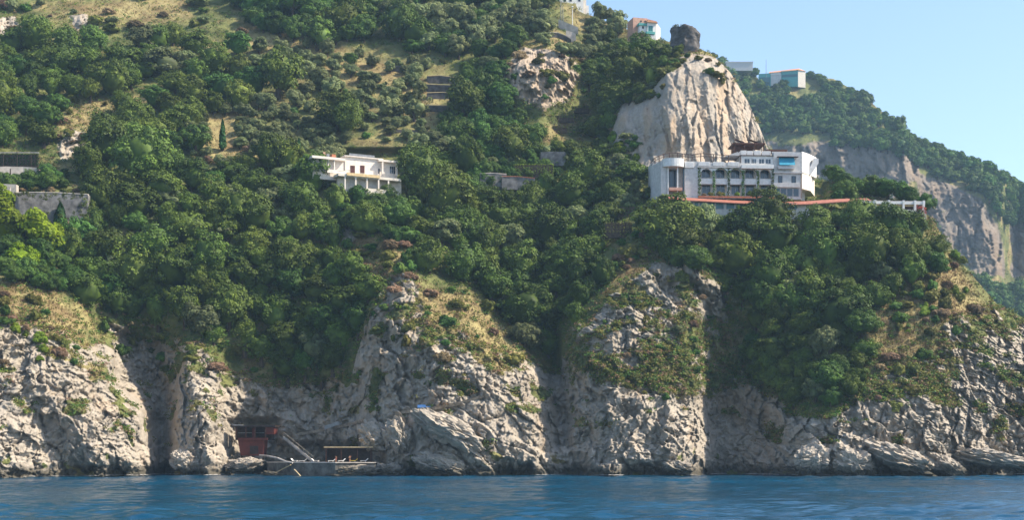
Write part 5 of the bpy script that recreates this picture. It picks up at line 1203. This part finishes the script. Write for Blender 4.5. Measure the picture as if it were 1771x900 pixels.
BL = [('weedy rock shelf under the lit corner of the bathing platform', 612, 817, 84, 24, 21, 0, 3, 356), ('rounded weedy boulder at the wide end of the bathing platform', 676, 816, 52, 26, 1, 0, -12, 357), ('flat water-washed rock at the narrow foot of the platform', 474, 822, 46, 10, 2, 0, -6, 362), ('dark boulder under the beach bar stilts', 420, 806, 60, 26, 3, 1.5, 8, None),
 ('pale slab leaning below the buttress beside the sea recess', 320, 800, 50, 34, 4, 1, -25, None), ('long tilted rock sloping into the water under the cliff ledges', 1560, 795, 120, 40, 5, 1.5, -22, None), ('pale low shore slab furthest toward the picture edge', 1720, 795, 130, 30, 6, 1.5, -10, None),
 ('hump of rock at the start of the low shore boulders', 1475, 800, 70, 44, 7, 1.5, -15, None), ('broken shore rock just past the dark sea cave wall', 1405, 795, 60, 50, 8, 1.5, 12, None), ('narrow dark rock between two long shore slabs', 1635, 806, 80, 32, 9, 2, -28, None), ('small knobbly rock at the foot of the cliff under the hotel', 1175, 810, 50, 26, 10, 1.2, -10, None),
 ('big rounded block above the sun shelter', 645, 755, 62, 46, 11, 0.5, -30, None), ('upright lit block beside the big rounded one above the shelter', 690, 752, 40, 56, 12, 0.5, 20, None), ('long diagonal slab above the spur caves', 780, 745, 130, 44, 13, -1.0, -28, None), ('dark wet rock at the foot of the slabby spur', 760, 806, 90, 34, 14, 0.6, -15, None)]
for q in BL: boulder(*q[:6], out=q[6], tilt=q[7], D=q[8])

# thin broken wash along the waterline
r = np.random.default_rng(77); qs = []
for i in range(0, len(T['xs']), 1):
    if not (-20 < T['xs'][i] < 1800): continue
    j = int(np.argmax(T['Z'][i] > 0.05)); d = T['D'][i, j]; x0 = T['X'][i, j]
    for _ in range(2):
        if vnoise(np.array([x0 / 5.0]), np.array([0.0]), np.array([0.0]), 78)[0] + r.uniform(-0.5, 0.5) < 0.15: continue
        c = np.array([x0 + r.uniform(-.3, .3), d - abs(r.normal(0, 0.5)) - 0.1, 0.34 + r.uniform(-0.06, 0.1)]); L_, W2 = r.uniform(0.2, 0.8), r.uniform(0.08, 0.3)
        qs.append([c + (-L_, r.uniform(-.1, .1), 0), c + (r.uniform(-.2, .2), -W2, -.02), c + (L_, r.uniform(-.1, .1), 0), c + (r.uniform(-.2, .2), W2, .02)])
V = np.array(qs).reshape(-1, 3)
tag(link('foam', mesh_from('foam', V, np.arange(len(V)).reshape(-1, 4), [M['greyplaster']])), kind='stuff')
# ------------------------------------------------------------------ labels that single each plant out
ORD = ['', 'second', 'third', 'fourth', 'fifth', 'sixth', 'seventh', 'eighth', 'ninth', 'tenth', 'eleventh', 'twelfth', 'thirteenth', 'fourteenth', 'fifteenth', 'sixteenth', 'seventeenth', 'eighteenth', 'nineteenth', 'twentieth']
LOOK = {'oak': ('dark evergreen oak', 'tree', 'dark evergreen oaks on the hillside'), 'green': ('mid-green broadleaf tree', 'tree', 'broadleaf trees on the hillside'), 'olive': ('grey-green olive tree', 'olive tree', 'olive trees on the dry slope'),
        'bright': ('yellow-green leafy tree', 'tree', 'yellow-green trees by the retaining wall'), 'far': ('hazy blue-green tree', 'tree', 'hazy trees on the far headland'), 'pine': ('umbrella pine', 'pine tree', None),
        'bush0': ('green shrub', 'shrub', 'green shrubs'), 'bush1': ('olive-yellow broom shrub', 'shrub', 'broom shrubs'), 'bush2': ('bright green shrub', 'shrub', 'bright green shrubs'), 'bush3': ('dry brown shrub', 'shrub', 'dry brown shrubs'), 'bush4': ('grey-green shrub', 'shrub', 'grey-green shrubs')}
buckets = {}
for rec in PLANTS:
    o, kind, x, y, r, far = rec
    if kind == 'pine':
        tag(o, 'umbrella pine with bare trunk on the dry grass slope near the crest', 'pine tree'); continue
    best = min(ANCH.items(), key=lambda kv: math.hypot(kv[1][0] - x, kv[1][1] - y))
    dx, dy = x - best[1][0], y - best[1][1]
    a = math.degrees(math.atan2(-dy, dx)) % 360
    way = ['to the right of', 'up and right of', 'above', 'up and left of', 'to the left of', 'down and left of', 'below', 'down and right of'][int(((a + 22.5) % 360) // 45)]
    size = ('large ' if r > 36 else 'small ' if r < (22 if kind in ('oak', 'green') else 12 if kind in ('far', 'olive') else 8) else '')
    buckets.setdefault((size, kind, way, best[0]), []).append((math.hypot(dx, dy), o))
for (size, kind, way, a), lst in buckets.items():
    look, cat, grp = LOOK[kind]
    lst.sort(key=lambda t: t[0])
    for k, (d, o) in enumerate(lst):
        if len(lst) == 1: lab = f'{size}{look} {way} {a}'
        elif k == 0: lab = f'{size}{look} closest {way} {a}'
        else: lab = f'{ORD[k] if k < 20 else "outermost"} closest {size}{look} {way} {a}'
        tag(o, lab, cat, grp)
# ------------------------------------------------------------------ water
def axis(parts): return np.concatenate(parts)
wx = axis([np.linspace(-1500, -190, 30)[:-1], np.arange(-190, 190, 0.55), np.linspace(190, 1500, 30)])
wy = axis([np.linspace(-300, 85, 40)[:-1], np.arange(85, 240, 0.38), np.arange(240, 402, 0.55), np.linspace(402, 1600, 30)])
g = np.meshgrid(wx, wy, indexing='ij')
a, b = g[0], g[1]
w1 = fbm(a * 0.55 + b * 0.1, b, a * 0, 2.4, 3, 900, 0.6); w2 = fbm(a * 0.35, b * 0.8 + 40, a * 0, 9.0, 3, 930)
gust = sstep(-0.35, 0.4, fbm(a * 0.35, b, a * 0, 45.0, 3, 950))
calm = sstep(60, 88, b) * (1 - sstep(398, 440, b)) * (1 - sstep(150, 190, np.abs(a)))
zz = (w1 * (0.22 + 0.36 * gust) + w2 * 0.3) * calm
idx = np.arange(a.size).reshape(a.shape)
q = np.stack([idx[:-1, :-1], idx[1:, :-1], idx[1:, 1:], idx[:-1, 1:]], -1).reshape(-1, 4)
m, nt, out = mat_base('sea_water')
tc = N(nt, 'ShaderNodeTexCoord'); mp = N(nt, 'ShaderNodeMapping'); mp.inputs['Scale'].default_value = (0.55, 1.0, 1.0)
nt.links.new(tc.outputs['Object'], mp.inputs['Vector'])
n = N(nt, 'ShaderNodeTexNoise'); n.inputs['Scale'].default_value = 1.6; n.inputs['Detail'].default_value = 5; n.inputs['Roughness'].default_value = 0.6
nt.links.new(mp.outputs[0], n.inputs['Vector'])
bp = N(nt, 'ShaderNodeBump'); bp.inputs['Strength'].default_value = 0.5; bp.inputs['Distance'].default_value = 0.25
nt.links.new(n.outputs['Fac'], bp.inputs['Height'])
p = N(nt, 'ShaderNodeBsdfPrincipled'); p.inputs['Roughness'].default_value = 0.1; p.inputs['IOR'].default_value = 1.333
f = noise_fac(nt, tc.outputs['Object'], 0.02, 3, 0.5, 0.35, 0.65)
nt.links.new(mixc(nt, f, (0.0, 0.033, 0.066), (0.0, 0.058, 0.118)), p.inputs['Base Color'])
nt.links.new(bp.outputs[0], p.inputs['Normal']); nt.links.new(p.outputs[0], out.inputs[0])
tag(link('water', mesh_from('water', np.stack([a, b, zz], -1).reshape(-1, 3), q, [m], smooth=True)), kind='structure')

# ------------------------------------------------------------------ air, sky, sun, camera
HAZE = True
if HAZE:
    mb = MB(); mb.box(-1400, 1500, -40, 2100, -5.2, 430)
    m, nt, out = mat_base('haze_air')
    v = N(nt, 'ShaderNodeVolumePrincipled'); v.inputs['Density'].default_value = 0.0001; v.inputs['Color'].default_value = (0.5, 0.75, 1, 1); v.inputs['Anisotropy'].default_value = 0.1
    nt.links.new(v.outputs[0], out.inputs['Volume'])
    tag(mb.build('haze', m), kind='stuff')
EL, AZ = math.radians(47), math.radians(95)          # sun height, and bearing clockwise from straight ahead
w = bpy.data.worlds.new('World'); S.world = w; w.use_nodes = True
nt = w.node_tree; nt.nodes.clear()
sky = nt.nodes.new('ShaderNodeTexSky'); sky.sky_type = 'NISHITA'; sky.sun_disc = False
sky.sun_elevation = EL; sky.sun_rotation = AZ; sky.altitude = 0; sky.air_density = 1.0; sky.dust_density = 1.0; sky.ozone_density = 2.0
bg = nt.nodes.new('ShaderNodeBackground'); bg.inputs[1].default_value = 0.15
o = nt.nodes.new('ShaderNodeOutputWorld')
nt.links.new(sky.outputs[0], bg.inputs[0]); nt.links.new(bg.outputs[0], o.inputs[0])
sd = Vector((math.cos(EL) * math.sin(AZ), math.cos(EL) * math.cos(AZ), math.sin(EL)))
L = bpy.data.lights.new('sun', 'SUN'); L.energy = 5.0; L.angle = math.radians(0.5); L.color = (1.0, 0.91, 0.76)
lo = bpy.data.objects.new('sun', L); COL.objects.link(lo); lo.rotation_euler = sd.to_track_quat('Z', 'Y').to_euler(); lo.location = sd * 600
cam = bpy.data.cameras.new('camera'); co = bpy.data.objects.new('camera', cam); COL.objects.link(co)
co.location = (0, 0, CH); co.rotation_euler = (math.radians(90), 0, 0)
cam.sensor_width = 36; cam.lens = F / 1771 * 36; cam.shift_y = (HY - 450) / 1771
cam.clip_start = 0.5; cam.clip_end = 4000
S.camera = co
S.view_settings.view_transform = 'Standard'; S.view_settings.look = 'None'; S.view_settings.exposure = 0.8; S.view_settings.gamma = 1.0
S.view_settings.use_curve_mapping = False
S.render.engine = 'CYCLES'
S.cycles.use_denoising = True; S.cycles.denoising_prefilter = 'ACCURATE'; S.cycles.denoising_input_passes = 'RGB_ALBEDO_NORMAL'
S.cycles.use_adaptive_sampling = False
S.cycles.max_bounces = 5; S.cycles.diffuse_bounces = 2; S.cycles.glossy_bounces = 2; S.cycles.transmission_bounces = 2; S.cycles.transparent_max_bounces = 4; S.cycles.volume_bounces = 0
